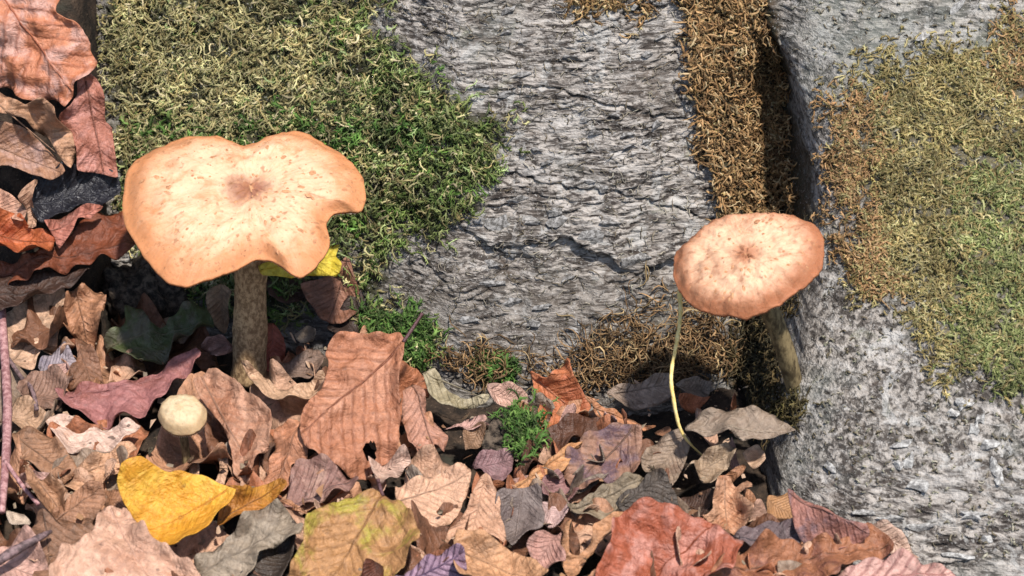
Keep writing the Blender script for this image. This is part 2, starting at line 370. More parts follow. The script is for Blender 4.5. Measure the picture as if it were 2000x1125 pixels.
def col_green(px, py, r):
    m = len(px); ye = np.clip(sstep(900, 430, px) * sstep(420, 150, py) + 0.22 + 0.5 * perlin(px / 55, py / 55, 60), 0, 1) * 0.9 + 0.08
    g = pick(m, GRN, [3, 3, 2, 2, 1], r); spot = (perlin(px / 38, py / 38, 61) > 0.42)[:, None]
    g = np.where(spot, g * np.array([0.7, 1.1, 0.6]), g)
    c = blend(ye, pick(m, YEL, [3, 3, 2, 1], r), g, r)
    return c * np.clip(1 + 0.75 * perlin(px / 60, py / 60, 63) + 0.4 * perlin(px / 22, py / 22, 64), 0.4, 1.6)[:, None]
def col_right(px, py, r):
    m = len(px); gr = sstep(1790, 1960, px + 60 * perlin(px / 70, py / 70, 62)) * sstep(230, 380, py) * 0.75
    c = blend(gr, pick(m, [(164, 166, 112), (148, 154, 98), (184, 182, 130), (120, 130, 74)], [3, 3, 2, 2], r), pick(m, KHA, [3, 3, 2, 2], r), r)
    c = c * np.clip(1 + 0.6 * perlin(px / 60, py / 60, 65) + 0.4 * perlin(px / 22, py / 22, 66), 0.45, 1.5)[:, None]
    rust = (sstep(1750, 1680, px) * sstep(150, 200, py) * sstep(620, 500, py) * 0.9 + sstep(1880, 1980, px) * sstep(230, 120, py) * 0.5)
    return blend(rust, pick(m, [(212, 166, 122), (190, 146, 102), (150, 112, 74)], [2, 2, 1], r), c, r)
not_butt = lambda P, px, py: (P[:, 0] < interp(P[:, 2], EZ) - 0.004)
on_butt = lambda P, px, py: (P[:, 0] > interp(P[:, 2], EZ) - 0.001)
grow('moss_mat', MOSS_GREEN, 9800, 'thick green and straw coloured moss above and beside the big bitten mushroom cap', col_green, (2.5, 8.5), (0.17, 0.46), 1, soft=80, clump=2.2, leaf=1.25, down=0.9, lift=(0.6, 4.2))
grow('moss_mat', MOSS_STRIP, 4300, 'brown dried moss hanging in the furrow above the tilted mushroom', lambda px, py, r: pick(len(px), BRN, [3, 3, 3, 1], r), (2.5, 8), (0.18, 0.48), 2, leaf=0.75, soft=12, clump=0.5, keep=not_butt, down=1.0, lift=(0.6, 3.5))
grow('moss_mat', [(1400, 420), (1600, 420), (1605, 600), (1560, 780), (1545, 900), (1440, 900), (1430, 700)], 1500, 'moss in the furrow behind the leaning stem, coloured dark for its shade', lambda px, py, r: pick(len(px), [(92, 72, 46), (66, 50, 34), (118, 96, 60), (48, 38, 28)], [3, 3, 2, 3], r), (4, 10), (0.22, 0.45), 6, soft=10, keep=lambda P, px, py: (P[:, 0] < interp(P[:, 2], EZ) - 0.0015) & (P[:, 2] > -0.004), down=0.8, lift=(0.4, 2.5))  # strands added on the furrow wall; their dark colours stand in for shade
grow('moss_mat', MOSS_RIGHT, 9500, 'khaki and pale green moss spread over the buttress root', col_right, (2, 6), (0.16, 0.42), 3, soft=100, clump=1.7, leaf=1.1, keep=on_butt, down=0.55, lift=(0.2, 1.4))
grow('moss_mat', MOSS_BASE, 1250, 'wiry tan dead moss threads at the foot of the bare bark', lambda px, py, r: pick(len(px), [(190, 150, 108), (150, 112, 76), (110, 80, 56), (206, 176, 130)], [3, 3, 3, 1], r), (4, 13), (0.14, 0.34), 4, soft=45, clump=1.8, keep=not_butt, down=0.3, lift=(1.0, 7.0), curl=1.5, leaf=0.5)
def circ(x, y, a, b): return [(x + a * math.cos(t), y + b * math.sin(t)) for t in np.linspace(0, 6.28, 14)[:-1]]
brightg = lambda px, py, r: pick(len(px), [(70, 112, 44), (98, 140, 62), (130, 164, 84), (48, 84, 34)], [3, 3, 1, 2], r)
for poly, n, lb in ((circ(820, 655, 62, 45), 330, 'bright green moss tuft at the trunk foot beside the large veined leaf'), (circ(1000, 728, 48, 20), 130, 'low bright green moss tuft under the bare bark'), (circ(725, 632, 34, 22), 110, 'small green moss tuft beside the brown leaf under the big cap'), (circ(560, 255, 330, 40), 260, 'fresh green shoots on the moss along the top rim of the big cap')):
    grow('moss_tuft', poly, n, lb, brightg, (3.5, 8), (0.30, 0.6), 10 + n, soft=14, down=0.5, lift=(1.0, 4.5), leaf=1.5)
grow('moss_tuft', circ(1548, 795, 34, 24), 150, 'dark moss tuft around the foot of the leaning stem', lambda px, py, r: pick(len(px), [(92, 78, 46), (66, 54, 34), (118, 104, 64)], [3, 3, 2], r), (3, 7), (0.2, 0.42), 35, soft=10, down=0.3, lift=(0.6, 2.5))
grow('moss_mat', [(1632, 180), (1668, 168), (1705, 300), (1725, 450), (1765, 570), (1700, 570), (1655, 430), (1640, 300)], 800, 'rusty brown moss strip edging the khaki moss on the buttress root', lambda px, py, r: pick(len(px), [(216, 174, 130), (194, 148, 106), (156, 116, 80), (204, 184, 132)], [3, 3, 2, 3], r), (2.5, 6), (0.2, 0.45), 36, soft=40, clump=1.5, keep=on_butt, down=0.6, lift=(0.3, 1.6))
grow('moss_crumbs', [(1040, -60), (1270, -60), (1262, 22), (1235, 48), (1180, 25), (1090, 20)], 220, 'brown moss crumbs on the bark beside the furrow', lambda px, py, r: pick(len(px), BRN, [3, 3, 2, 2], r), (3, 7), (0.25, 0.5), 31, soft=15)
# fine fibres and lichen curls strewn over the bare bark
def col_fib(px, py, r): return pick(len(px), [(176, 166, 150), (150, 138, 122), (196, 188, 172), (120, 106, 90)], [3, 3, 2, 2], r)
grow('bark_fibres', [(700, -40), (1340, -40), (1390, 400), (1330, 560), (1150, 700), (860, 690), (800, 560), (1000, 330)], 900, 'fine pale fibres lifting off the bare grey bark', col_fib, (2, 5.5), (0.10, 0.24), 32, soft=30, down=0.12, lift=(0.1, 0.9), leaf=0.4)
grow('bark_fibres', [(1540, -40), (2040, -40), (2040, 1100), (1800, 1080), (1560, 950), (1600, 600), (1620, 300)], 1000, 'grainy pale lichen crumbs on the buttress root bark', col_fib, (1.2, 3.2), (0.18, 0.42), 33, soft=30, keep=on_butt, down=0.12, lift=(0.1, 0.7), leaf=0.6)

# ------------------------------------------------------------------ leaves
_leafmats = {}
def leaf_material(c1, c2, vein, gloss=0.5, spots=0.3, patch=0.5, veins=0.5):
    key = (c1, c2, vein, gloss, spots, patch, veins)
    if key in _leafmats: return _leafmats[key]
    t = NT('leaf'); v = t.obj_vec(); uv = t.new('ShaderNodeUVMap').outputs[0]
    sp = t.new('ShaderNodeSeparateXYZ'); t.link(uv, sp.inputs[0]); u, vv = sp.outputs[0], sp.outputs[1]
    av = t.math('ABSOLUTE', vv)
    wob = t.math('MULTIPLY', t.math('SUBTRACT', t.noise(v, 130, 2), 0.5), 0.07)
    ph = t.math('FRACT', t.math('MULTIPLY', t.math('ADD', t.math('SUBTRACT', u, t.math('MULTIPLY', t.math('POWER', av, 0.9), 0.85)), wob), 9.0))
    side = t.ramp(t.math('ABSOLUTE', t.math('SUBTRACT', ph, 0.5)), 0.26, 0.0)
    mid = t.ramp(t.math('ADD', av, t.math('MULTIPLY', u, 0.004)), 0.018, 0.007)
    vm = t.math('MAXIMUM', t.math('MULTIPLY', t.math('MULTIPLY', side, veins), t.ramp(t.noise(v, 90, 3), 0.35 - 0.2 * veins, 0.65 - 0.2 * veins)), t.math('MULTIPLY', mid, 0.35 + 0.4 * veins))
    net = t.new('ShaderNodeTexVoronoi', feature='DISTANCE_TO_EDGE'); t.link(v, net.inputs[0]); net.inputs['Scale'].default_value = 780
    soft_ = lambda c: tuple(0.88 * a + 0.12 * b for a, b in zip(c, (222, 160, 118)))
    A, B = (alb(soft_(c1), 1.3), alb(soft_(c2), 1.3)) if sum(c1) > 300 and c1[2] > 70 else (alb(c1, 1.18), alb(c2, 1.18))
    big = t.noise(v, 75, 4, 0.6, 0.4); fine_ = t.noise(v, 420, 4, 0.7)
    col = t.mix(t.ramp(big, 0.62 - 0.25 * patch, 0.78 - 0.25 * patch), A, B)
    col = t.mix(t.math('MULTIPLY', t.ramp(fine_, 0.45, 0.68), 0.45), col, tuple(x * 0.5 for x in A))
    col = t.mix(t.math('MULTIPLY', t.ramp(fine_, 0.5, 0.32), 0.4), col, tuple(min(x * 1.5 + 0.02, 0.8) for x in A))
    col = t.mix(t.math('MULTIPLY', t.ramp(net.outputs[0], 0.10, 0.0), 0.22), col, alb(vein))
    col = t.mix(t.math('MULTIPLY', vm, 0.55), col, alb(vein))
    s1 = t.noise(v, 240, 2, 0.5); col = t.mix(t.math('MULTIPLY', t.ramp(s1, 0.66, 0.72), spots), col, (0.035, 0.022, 0.016))
    crm = t.noise(v, 150, 5, 0.65, 0.8)
    h = t.math('ADD', t.math('MULTIPLY', vm, 0.5), t.math('ADD', t.math('MULTIPLY', fine_, 0.7), t.math('MULTIPLY', crm, 2.2)))
    t.bump(h, 0.8, 0.0013); t.fin(col, t.math('ADD', gloss - 0.14, t.math('MULTIPLY', crm, 0.3)), 0.45)
    tr = t.new('ShaderNodeBsdfTranslucent'); t.link(col, tr.inputs[0]); mx = t.new('ShaderNodeMixShader'); mx.inputs[0].default_value = 0.16
    t.link(t.b.outputs[0], mx.inputs[1]); t.link(tr.outputs[0], mx.inputs[2]); t.link(mx.outputs[0], t.out.inputs[0])
    _leafmats[key] = t.m; return t.m
def smooth_poly(poly, step=5.0, rag=1.3, seed=0):
    P = np.array(poly, float); n = len(P); out = []
    for i in range(n):
        p0, p1, p2, p3 = P[i - 1], P[i], P[(i + 1) % n], P[(i + 2) % n]
        m = max(2, int(np.linalg.norm(p2 - p1) / step))
        for k in range(m):
            t = k / m; tt = t * t; ttt = tt * t
            cr = 0.5 * (2 * p1 + (p2 - p0) * t + (2 * p0 - 5 * p1 + 4 * p2 - p3) * tt + (3 * p1 - p0 - 3 * p2 + p3) * ttt)
            out.append(0.45 * (p1 + (p2 - p1) * t) + 0.55 * cr)
    Q = np.array(out); nx = np.roll(Q, -1, 0) - np.roll(Q, 1, 0); nx = np.stack([nx[:, 1], -nx[:, 0]], 1); nx /= np.linalg.norm(nx, axis=1)[:, None] + 1e-9
    s = np.arange(len(Q)) * step
    return Q + nx * (rag * (perlin(s / 9, s * 0 + seed, 3) + 0.9 * perlin(s / 22, s * 0 + seed * 2, 4)))[:, None]
def tube(name, pts, radii, mat, parent=None, sides=6, origin=None, bump=0.0, seed=0):
    P = np.array(pts, float); n = len(P); T = np.gradient(P, axis=0); T /= np.linalg.norm(T, axis=1)[:, None] + 1e-12
    ref = np.array([0.0, -0.8, 0.6]) if abs(T[0] @ np.array([0, -0.8, 0.6])) < 0.9 else np.array([1.0, 0, 0])
    A = np.cross(T, ref); A /= np.linalg.norm(A, axis=1)[:, None]; B = np.cross(T, A)
    rad = np.broadcast_to(np.asarray(radii, float), (n,)); V = []
    for i in range(n):
        for k in range(sides):
            a = 2 * math.pi * k / sides; rr = rad[i]
            if bump: rr = rr * (1 + bump * float(perlin(i * 0.6 + seed, k * 0.9, 6)))
            V.append(P[i] + rr * (math.cos(a) * A[i] + math.sin(a) * B[i]))
    F = [tuple(int(x) for x in f) for f in grid_faces(n, sides, True)] + [tuple(range(sides))[::-1], tuple((n - 1) * sides + k for k in range(sides))]
    o0 = np.zeros(3) if origin is None else np.asarray(origin)
    m = bpy.data.meshes.new(name); m.from_pydata([tuple(v - o0) for v in V], [], F); m.polygons.foreach_set('use_smooth', [True] * len(F)); m.materials.append(mat); m.update()
    o = link(name, m, parent)
    if parent is None: o.location = o0
    return o
def spline(pts, m=6):
    P = np.array(pts, float); out = []; n = len(P)
    for i in range(n - 1):
        p0, p1, p2, p3 = P[max(i - 1, 0)], P[i], P[i + 1], P[min(i + 2, n - 1)]
        for k in range(m):
            t = k / m; out.append(0.5 * (2 * p1 + (p2 - p0) * t + (2 * p0 - 5 * p1 + 4 * p2 - p3) * t * t + (3 * p1 - p0 - 3 * p2 + p3) * t ** 3))
    out.append(P[-1]); return np.array(out)
_nleaf = [0]
def leaf(poly, mid, c1, c2=None, vein=None, f=22, r=0, lay=0.0, label='', group=None, cat='leaf', name='fallen_leaf', pleat=0.5, keel=0.12, cup=0.0, bend=0.0, edge=1.6, wr=1.0, gloss=0.5, spots=0.3, patch=0.5, hole=None, stalk=None, veins=0.5, rib=True, grid=6.5, clear=0.0005, rag=1.3, thick=0.00028):
    """one dead leaf: an outline with its own tilt (f towards the viewer, r sideways), pleats along its veins, keel, cup and curled rim"""
    _nleaf[0] += 1; seed = _nleaf[0]; rl = random.Random(seed * 31)
    cup = cup + rl.uniform(-0.45, 0.45); bend = bend + rl.uniform(-0.4, 0.4); pleat = pleat * rl.uniform(0.6, 1.1)
    if c2 is None: c2 = tuple(int(x * 0.72) for x in c1)
    if vein is None: vein = tuple(int(x * 0.6) for x in c1)
    Q = smooth_poly(poly, 5.0, rag, seed); n0 = len(Q); lo, hi = Q.min(0), Q.max(0)
    gx_, gy_ = np.meshgrid(np.arange(lo[0] + grid / 2, hi[0], grid), np.arange(lo[1] + grid / 2, hi[1], grid * 0.9)); gx_[::2] += grid / 2
    I = np.stack([gx_.ravel(), gy_.ravel()], 1); I = I[sd_poly(I[:, 0], I[:, 1], Q) > grid * 0.5]
    pts = np.concatenate([Q, I])
    res = geometry.delaunay_2d_cdt([Vector(p) for p in pts], [], [list(range(n0))], 1, 1e-4)
    pv = np.array([tuple(v) for v in res[0]]); F = [tuple(x) for x in res[2]]
    if hole is not None:
        cen = np.array([pv[list(x)].mean(0) for x in F]); keep = ~in_poly(cen[:, 0], cen[:, 1], hole); F = [x for x, k in zip(F, keep) if k]
    n = np.array([math.sin(R(r)) * 1.0, -math.sin(R(f)) * math.cos(R(r)), math.cos(R(f)) * math.cos(R(r))])
    c = Q.mean(0); h = 0.0; anchor0 = hit1(*c); back = CAM - anchor0; back /= np.linalg.norm(back)
    b0, b1 = np.array(mid[0], float), np.array(mid[1], float)
    ed = edge_dist(pv[:, 0], pv[:, 1], Q)
    def shape(anchor, p2, ed_):
        d = ray(p2[:, 0], p2[:, 1]); tt = ((anchor - CAM) @ n) / (d @ n); return CAM + d * tt[:, None]
    def disp(p2, flat, mb, mt, ed_):
        ax = mt - mb; L = np.linalg.norm(ax); ax = ax / L; bx = np.cross(n, ax)
        u = ((flat - mb) @ ax) / L; v = ((flat - mb) @ bx) / L; av = np.abs(v)
        ph = (u - 0.85 * av ** 0.9) * 9.0; tri = np.abs(ph - np.floor(ph) - 0.5) * 2
        s = L / 0.05
        pw = 0.55 + 0.9 * perlin(p2[:, 0] / 60, p2[:, 1] / 60, seed % 20 + 9)
        dd = pleat * 0.0008 * pw * (tri - 0.5) * sstep(0, 0.05, av) * s + keel * av * L + cup * v * v * L * 2 + bend * ((u - 0.5) ** 2) * L
        dd += 2.2 * wr * (0.0018 * perlin(p2[:, 0] / 70, p2[:, 1] / 70, seed % 50 + 1) + 0.0007 * perlin(p2[:, 0] / 26, p2[:, 1] / 26, seed % 40 + 2)) * min(s, 1.3)
        en = perlin(p2[:, 0] / 42, p2[:, 1] / 42, seed % 30 + 3) + 0.35
        dd += 2.1 * edge * 0.0022 * en * np.exp(-ed_ / 13.0)
        return dd, u, v
    for it in range(7):
        anchor = anchor0 + back * (h + lay * 0.001)
        flat = shape(anchor, pv, ed); mbt = shape(anchor, np.stack([b0, b1]), None)
        dd, u, v = disp(pv, flat, mbt[0], mbt[1], ed)
        P = flat + n * dd[:, None]
        cl = clearance(P).min()
        if cl >= clear - 1e-5: break
        h += max((clear - cl) * 0.9, 0.0004)
        if h > 0.05: break
    org = P.mean(0)
    m = bpy.data.meshes.new(name); m.from_pydata([tuple(x) for x in P - org], [], F); m.polygons.foreach_set('use_smooth', [True] * len(F)); m.update()
    mat = leaf_material(tuple(c1), tuple(c2), tuple(vein), gloss, spots, patch, veins); m.materials.append(mat)
    add_uv(m, np.stack([u, v], 1))
    o = link(name, m, None, org)
    so_ = o.modifiers.new('thickness', 'SOLIDIFY'); so_.thickness = thick; so_.offset = 0
    Lpx = np.linalg.norm(b1 - b0)
    if rib and Lpx > 110:
        tt = np.linspace(0.0, 1.0, 22); lp = b0 + (b1 - b0) * tt[:, None]; ok = sd_poly(lp[:, 0], lp[:, 1], Q) > 2
        if hole is not None: ok &= ~in_poly(lp[:, 0], lp[:, 1], hole)
        lp = lp[ok]; tt = tt[ok]
        if len(lp) > 4:
            fl = shape(anchor, lp, None); d2, _, _ = disp(lp, fl, mbt[0], mbt[1], edge_dist(lp[:, 0], lp[:, 1], Q))
            tube('midrib', fl + n * (d2[:, None] + 0.0001) - org, (0.00058 if veins > 0.8 else 0.00042) * (1 - 0.7 * tt), leaf_material(tuple(int(0.5 * a + 0.5 * b) for a, b in zip(vein, c1)) if veins < 0.8 else tuple(vein), tuple(c1), tuple(vein), gloss, 0.1, patch), o, 5)
    if stalk:
        fl = shape(anchor, np.array(stalk, float), None); k = len(fl)
        d2, _, _ = disp(np.array(stalk, float)[:1], fl[:1], mbt[0], mbt[1], np.zeros(1))
        q = spline(fl + n * d2[0] + n * (np.linspace(0, 1, k) ** 2 * 0.003)[:, None])
        tube('stalk', q - org, 0.0007, leaf_material((120, 80, 84), (96, 60, 60), (90, 60, 60), 0.5, 0.2, 0.5), o, 6)
    return tag(o, label, cat, group)

# colours (as they show in sunlight)
ORANGE, RUST, TAN, PALE, PINK, MAUVE, TAUPE, BROWN, DARK, SLATE = (206, 128, 86), (182, 92, 62), (206, 158, 124), (228, 188, 160), (222, 176, 164), (150, 112, 116), (152, 136, 120), (150, 104, 78), (88, 64, 52), (104, 96, 98)
LV = []
def add(poly, mid, c1, label, **kw): LV.append((poly, mid, c1, label, kw))
# upper left pile on the bank
add([(-40, -60), (100, -40), (112, 25), (150, 45), (172, 85), (170, 105), (182, 125), (175, 142), (150, 160), (140, 190), (128, 207), (100, 195), (70, 200), (40, 190), (0, 172), (-40, 165)], ((-40, -60), (150, 190)), (208, 132, 96), 'large orange beech leaf with a pale pink sheen atop the leaf pile', c2=PINK, f=66, r=-8, lay=16, vein=(176, 98, 66), cup=-0.3, patch=0.7, gloss=0.42, veins=0.9)  # PINK patches put the highlight of the sheen into the leaf colour
add([(-20, 172), (15, 190), (50, 205), (85, 195), (105, 215), (110, 235), (140, 260), (148, 300), (138, 330), (115, 305), (95, 270), (70, 255), (50, 235), (20, 225), (-20, 215)], ((-20, 190), (140, 325)), TAN, 'ragged tan leaf edge hanging under the large orange leaf', f=60, r=10, lay=11, edge=3.5, wr=1.6)
add([(150, 160), (175, 145), (195, 165), (203, 200), (205, 235), (220, 250), (222, 300), (228, 345), (190, 338), (150, 332), (148, 290), (115, 230), (135, 205), (150, 185)], ((165, 150), (205, 345)), (180, 112, 94), 'reddish pink pleated leaf standing against the moss', c2=(212, 150, 140), f=62, r=14, lay=9, pleat=1.1, keel=-0.25)
add([(-20, 245), (40, 252), (70, 270), (100, 300), (132, 338), (100, 354), (60, 342), (20, 327), (-20, 332)], ((-20, 280), (128, 340)), (172, 126, 98), 'dull tan leaf above the black hollow in the leaf pile', f=50, r=0, lay=7, c2=(196, 160, 150))
add([(66, 352), (100, 350), (150, 334), (200, 334), (232, 358), (238, 382), (210, 400), (160, 408), (120, 428), (85, 442), (66, 425), (60, 385)], ((70, 400), (235, 370)), (46, 44, 50), 'black wet leaf with a bluish sheen in the leaf pile', c2=(30, 28, 34), vein=(70, 70, 78), f=40, r=6, lay=1, cup=0.5, gloss=0.3, spots=0.0)
add([(-20, 362), (30, 388), (54, 414), (50, 438), (20, 432), (-20, 438)], ((-20, 395), (50, 430)), (226, 172, 146), 'small pale pink leaf scrap by the black hollow', f=48, lay=8)
add([(42, 385), (68, 350), (74, 358), (64, 402), (70, 442), (56, 444), (50, 405)], ((70, 352), (60, 442)), (206, 162, 134), 'thin upright tan leaf sliver by the black hollow', f=60, lay=11, rib=False)
add([(-20, 430), (40, 422), (62, 448), (96, 455), (112, 476), (102, 502), (60, 512), (20, 502), (-20, 498)], ((-20, 460), (108, 480)), (206, 112, 66), 'bright orange curled leaf under the pale pink scrap', f=45, lay=9, edge=4, cup=0.6, c2=(176, 78, 40))
add([(86, 442), (120, 426), (155, 410), (202, 404), (178, 430), (152, 432), (142, 456), (116, 488), (104, 466)], ((95, 460), (200, 406)), (196, 120, 104), 'pinkish red leaf fragment below the black wet leaf', f=45, lay=8, r=10)
add([(110, 490), (150, 445), (200, 405), (238, 410), (255, 440), (290, 485), (240, 502), (180, 517), (110, 532), (50, 547), (-20, 560), (-20, 510), (60, 508)], ((-20, 535), (280, 470)), (142, 76, 48), 'broad dark rust leaf drooping beside the big mushroom cap', f=28, lay=2, c2=(112, 58, 38), cup=-0.4)
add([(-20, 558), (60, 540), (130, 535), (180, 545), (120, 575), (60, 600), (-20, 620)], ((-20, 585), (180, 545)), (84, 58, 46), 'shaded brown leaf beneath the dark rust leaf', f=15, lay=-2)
# lower left
add([(15, 610), (60, 585), (100, 560), (125, 560), (132, 590), (118, 640), (105, 680), (85, 690), (70, 725), (45, 737), (25, 722), (20, 660)], ((25, 725), (120, 565)), (222, 182, 152), 'pale cream leaf beside the pink twig', f=30, r=-6, lay=3, pleat=1.0)
add([(140, 570), (200, 566), (206, 600), (195, 640), (180, 692), (165, 682), (150, 652), (135, 648), (120, 640), (125, 600)], ((150, 570), (175, 690)), (192, 138, 104), 'ruffled tan leaf standing beside the pale cream leaf', f=40, r=10, lay=7, edge=4, wr=2.0, pleat=1.6)
add([(76, 722), (100, 690), (130, 683), (152, 715), (142, 747), (110, 748)], ((80, 730), (145, 700)), (164, 156, 168), 'small lilac grey leaf chip', f=25, lay=4, c2=(120, 116, 136), rib=False)
add([(150, 655), (190, 700), (202, 757), (150, 764), (128, 745), (152, 715)], ((150, 660), (180, 760)), (138, 96, 72), 'small brown leaf behind the lilac chip', f=20, lay=0)
add([(203, 665), (250, 637), (254, 612), (280, 610), (300, 640), (320, 640), (360, 610), (400, 600), (416, 625), (412, 655), (370, 672), (345, 692), (325, 717), (295, 734), (270, 717), (235, 707), (205, 687)], ((205, 675), (412, 630)), (108, 102, 84), 'mouldy grey green leaf with pale spots left of the thick stem', c2=(84, 98, 50), vein=(130, 128, 96), f=34, r=-4, lay=3, patch=0.9, keel=0.3, edge=2.6)
add([(120, 787), (160, 770), (220, 760), (260, 745), (285, 740), (330, 725), (385, 705), (402, 712), (386, 742), (350, 762), (320, 792), (290, 832), (250, 834), (210, 840), (170, 830), (140, 814)], ((125, 795), (398, 710)), (172, 112, 112), 'mauve pink leaf lying behind the little cream mushroom', c2=(146, 84, 76), f=24, r=-6, lay=4, vein=(130, 76, 74), cup=-0.3)
add([(90, 832), (130, 825), (200, 840), (278, 845), (252, 872), (230, 892), (180, 907), (150, 922), (130, 902), (108, 862)], ((100, 845), (272, 850)), (236, 206, 190), 'pale speckled leaf in front of the mauve leaf', f=24, lay=3, spots=0.75, c2=(206, 170, 150), vein=(206, 166, 146))
add([(30, 850), (90, 845), (130, 880), (152, 920), (120, 942), (80, 922), (45, 902)], ((35, 860), (140, 930)), (168, 124, 94), 'mottled brown leaf beside the pale speckled leaf', f=20, r=-8, lay=5, cup=-0.5)
add([(113, 942), (170, 912), (220, 890), (256, 878), (270, 890), (232, 932), (205, 952), (170, 967), (130, 964)], ((118, 950), (265, 885)), (228, 176, 138), 'narrow peach coloured leaf pointing at the dark hollow', f=28, lay=6, keel=0.35)
add([(215, 910), (260, 905), (300, 920), (315, 935), (290, 928), (250, 922), (225, 925)], ((215, 915), (312, 934)), (222, 170, 136), 'thin pale curled leaf strip over the dark hollow', f=35, lay=7, rib=False)
add([(52, 915), (75, 938), (110, 950), (138, 975), (126, 1007), (95, 1007), (68, 987), (58, 952)], ((55, 918), (125, 1005)), (186, 138, 104), 'rolled tan leaf with a coiled end by the pink twig', f=30, lay=7, cup=1.2, edge=3)
add([(130, 977), (165, 952), (202, 950), (207, 982), (182, 1022), (150, 1052), (110, 1042), (80, 1022), (110, 1005)], ((95, 1030), (200, 955)), (172, 124, 94), 'crumpled brown leaf folded like a fan beside the yellow leaf', f=35, lay=9, pleat=2.2, wr=2)
add([(75, 1012), (130, 1030), (180, 1030), (202, 1060), (150, 1082), (112, 1150), (70, 1150), (66, 1060)], ((90, 1020), (100, 1140)), (142, 104, 80), 'dull brown leaf under the crumpled fan leaf', f=20, lay=3)
add([(200, 992), (240, 980), (262, 1010), (300, 1060), (345, 1092), (410, 1150), (110, 1160), (130, 1090), (170, 1062), (190, 1030)], ((215, 990), (300, 1150)), (220, 176, 150), 'wide pale pink leaf under the yellow leaf', c2=(204, 154, 128), f=20, lay=1, spots=0.5, vein=(204, 160, 140))
add([(-20, 1090), (50, 1062), (82, 1082), (104, 1150), (-20, 1160)], ((-20, 1100), (95, 1130)), (216, 170, 156), 'pinkish leaf beside the purple twig', f=20, lay=4)
add([(18, 1012), (45, 1004), (60, 1020), (46, 1037), (22, 1032)], ((20, 1020), (58, 1022)), (226, 206, 186), 'tiny pale leaf crumb', f=25, lay=5, rib=False)
add([(60, 745), (110, 740), (150, 765), (120, 800), (70, 805), (40, 790)], ((45, 790), (140, 760)), (150, 116, 100), 'dull brown leaf with frayed edges behind the mauve leaf', f=18, lay=0, edge=3)
add([(20, 790), (70, 800), (110, 825), (80, 850), (30, 850), (0, 830)], ((10, 820), (105, 825)), (196, 160, 130), 'cream brown leaf piece beside the pink twig', f=20, lay=1)
# yellow leaf and neighbours
add([(249, 985), (265, 964), (300, 945), (345, 949), (400, 942), (440, 956), (465, 968), (452, 990), (428, 1028), (410, 1052), (385, 1082), (360, 1098), (330, 1093), (290, 1060), (268, 1030), (254, 1008)], ((445, 965), (300, 1040)), (238, 168, 50), 'bright yellow leaf lying in front of the little cream mushroom', c2=(250, 196, 72), vein=(214, 130, 30), f=26, r=-6, lay=15, pleat=0.4, veins=0.25, spots=0.3, patch=0.75, edge=0.7, wr=0.5, cup=0.25, rag=0.5)
add([(436, 960), (470, 966), (510, 951), (545, 944), (556, 962), (525, 990), (482, 1016), (436, 1030), (424, 1026)], ((440, 1010), (550, 950)), (196, 128, 52), 'ochre brown leaf folded against the bright yellow leaf', c2=(214, 150, 50), f=34, r=10, lay=10, edge=2.5)
add([(380, 1097), (430, 1060), (470, 1030), (500, 1000), (535, 990), (567, 1005), (594, 1035), (580, 1058), (540, 1068), (510, 1092), (480, 1140), (390, 1150)], ((385, 1120), (590, 1020)), (160, 148, 130), 'grey curled leaf beneath the bright yellow leaf', c2=(122, 108, 92), vein=(110, 98, 84), f=30, lay=5, pleat=1.3, cup=-0.7, edge=2)
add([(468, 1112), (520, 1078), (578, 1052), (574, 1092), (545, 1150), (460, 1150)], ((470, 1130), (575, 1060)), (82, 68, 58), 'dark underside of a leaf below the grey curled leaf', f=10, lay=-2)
# centre
add([(650, 662), (690, 652), (740, 664), (772, 652), (787, 672), (787, 692), (776, 750), (781, 800), (779, 862), (770, 887), (742, 902), (720, 927), (690, 931), (660, 917), (635, 907), (600, 882), (584, 850), (590, 820), (602, 798), (622, 770), (642, 720), (636, 690)], ((787, 678), (592, 850)), (188, 124, 92), 'large brown beech leaf with dark pleated veins and a hole', c2=(206, 146, 116), vein=(146, 88, 62), f=34, r=6, lay=9, pleat=1.3, hole=[(714, 864), (733, 862), (737, 893), (722, 897), (708, 880)], stalk=[(786, 679), (800, 660), (822, 630)], gloss=0.5, veins=0.85)
add([(783, 772), (810, 746), (830, 790), (850, 820), (874, 852), (868, 882), (846, 872), (844, 907), (820, 892), (796, 872), (786, 832)], ((805, 752), (850, 890)), (198, 144, 122), 'pinkish brown leaf beside the large veined leaf', f=34, r=14, lay=6, c2=(170, 110, 80), keel=-0.4)
add([(473, 713), (520, 738), (545, 768), (590, 757), (625, 735), (637, 738), (632, 770), (602, 802), (565, 810), (528, 792), (500, 762)], ((480, 720), (628, 745)), (218, 180, 148), 'pale cupped leaf in front of the thick stem', f=42, lay=7, cup=0.8, edge=2.5, c2=(188, 140, 106))
add([(383, 752), (410, 723), (452, 744), (492, 780), (537, 820), (532, 872), (502, 902), (486, 942), (460, 932), (455, 882), (440, 842), (410, 802), (394, 782)], ((395, 740), (495, 925)), (200, 150, 122), 'tan leaf sloping down from the thick stem', f=30, r=-8, lay=6, c2=(176, 118, 88), pleat=1.2)
add([(540, 830), (580, 820), (602, 850), (596, 892), (572, 912), (567, 962), (545, 972), (513, 947), (524, 912), (534, 872)], ((585, 825), (535, 965)), (206, 140, 104), 'orange tan leaf folded upright beside the large veined leaf', f=40, r=-12, lay=9, keel=-0.4)
add([(425, 872), (445, 885), (444, 930), (438, 952), (422, 952), (430, 915)], ((435, 876), (430, 950)), (220, 176, 144), 'narrow pale leaf strip upright in the dark hollow', f=45, lay=5, rib=False)
add([(370, 915), (388, 905), (392, 945), (372, 950)], ((380, 908), (380, 948)), (224, 182, 150), 'short pale leaf stub behind the yellow leaf', f=45, lay=6, rib=False)
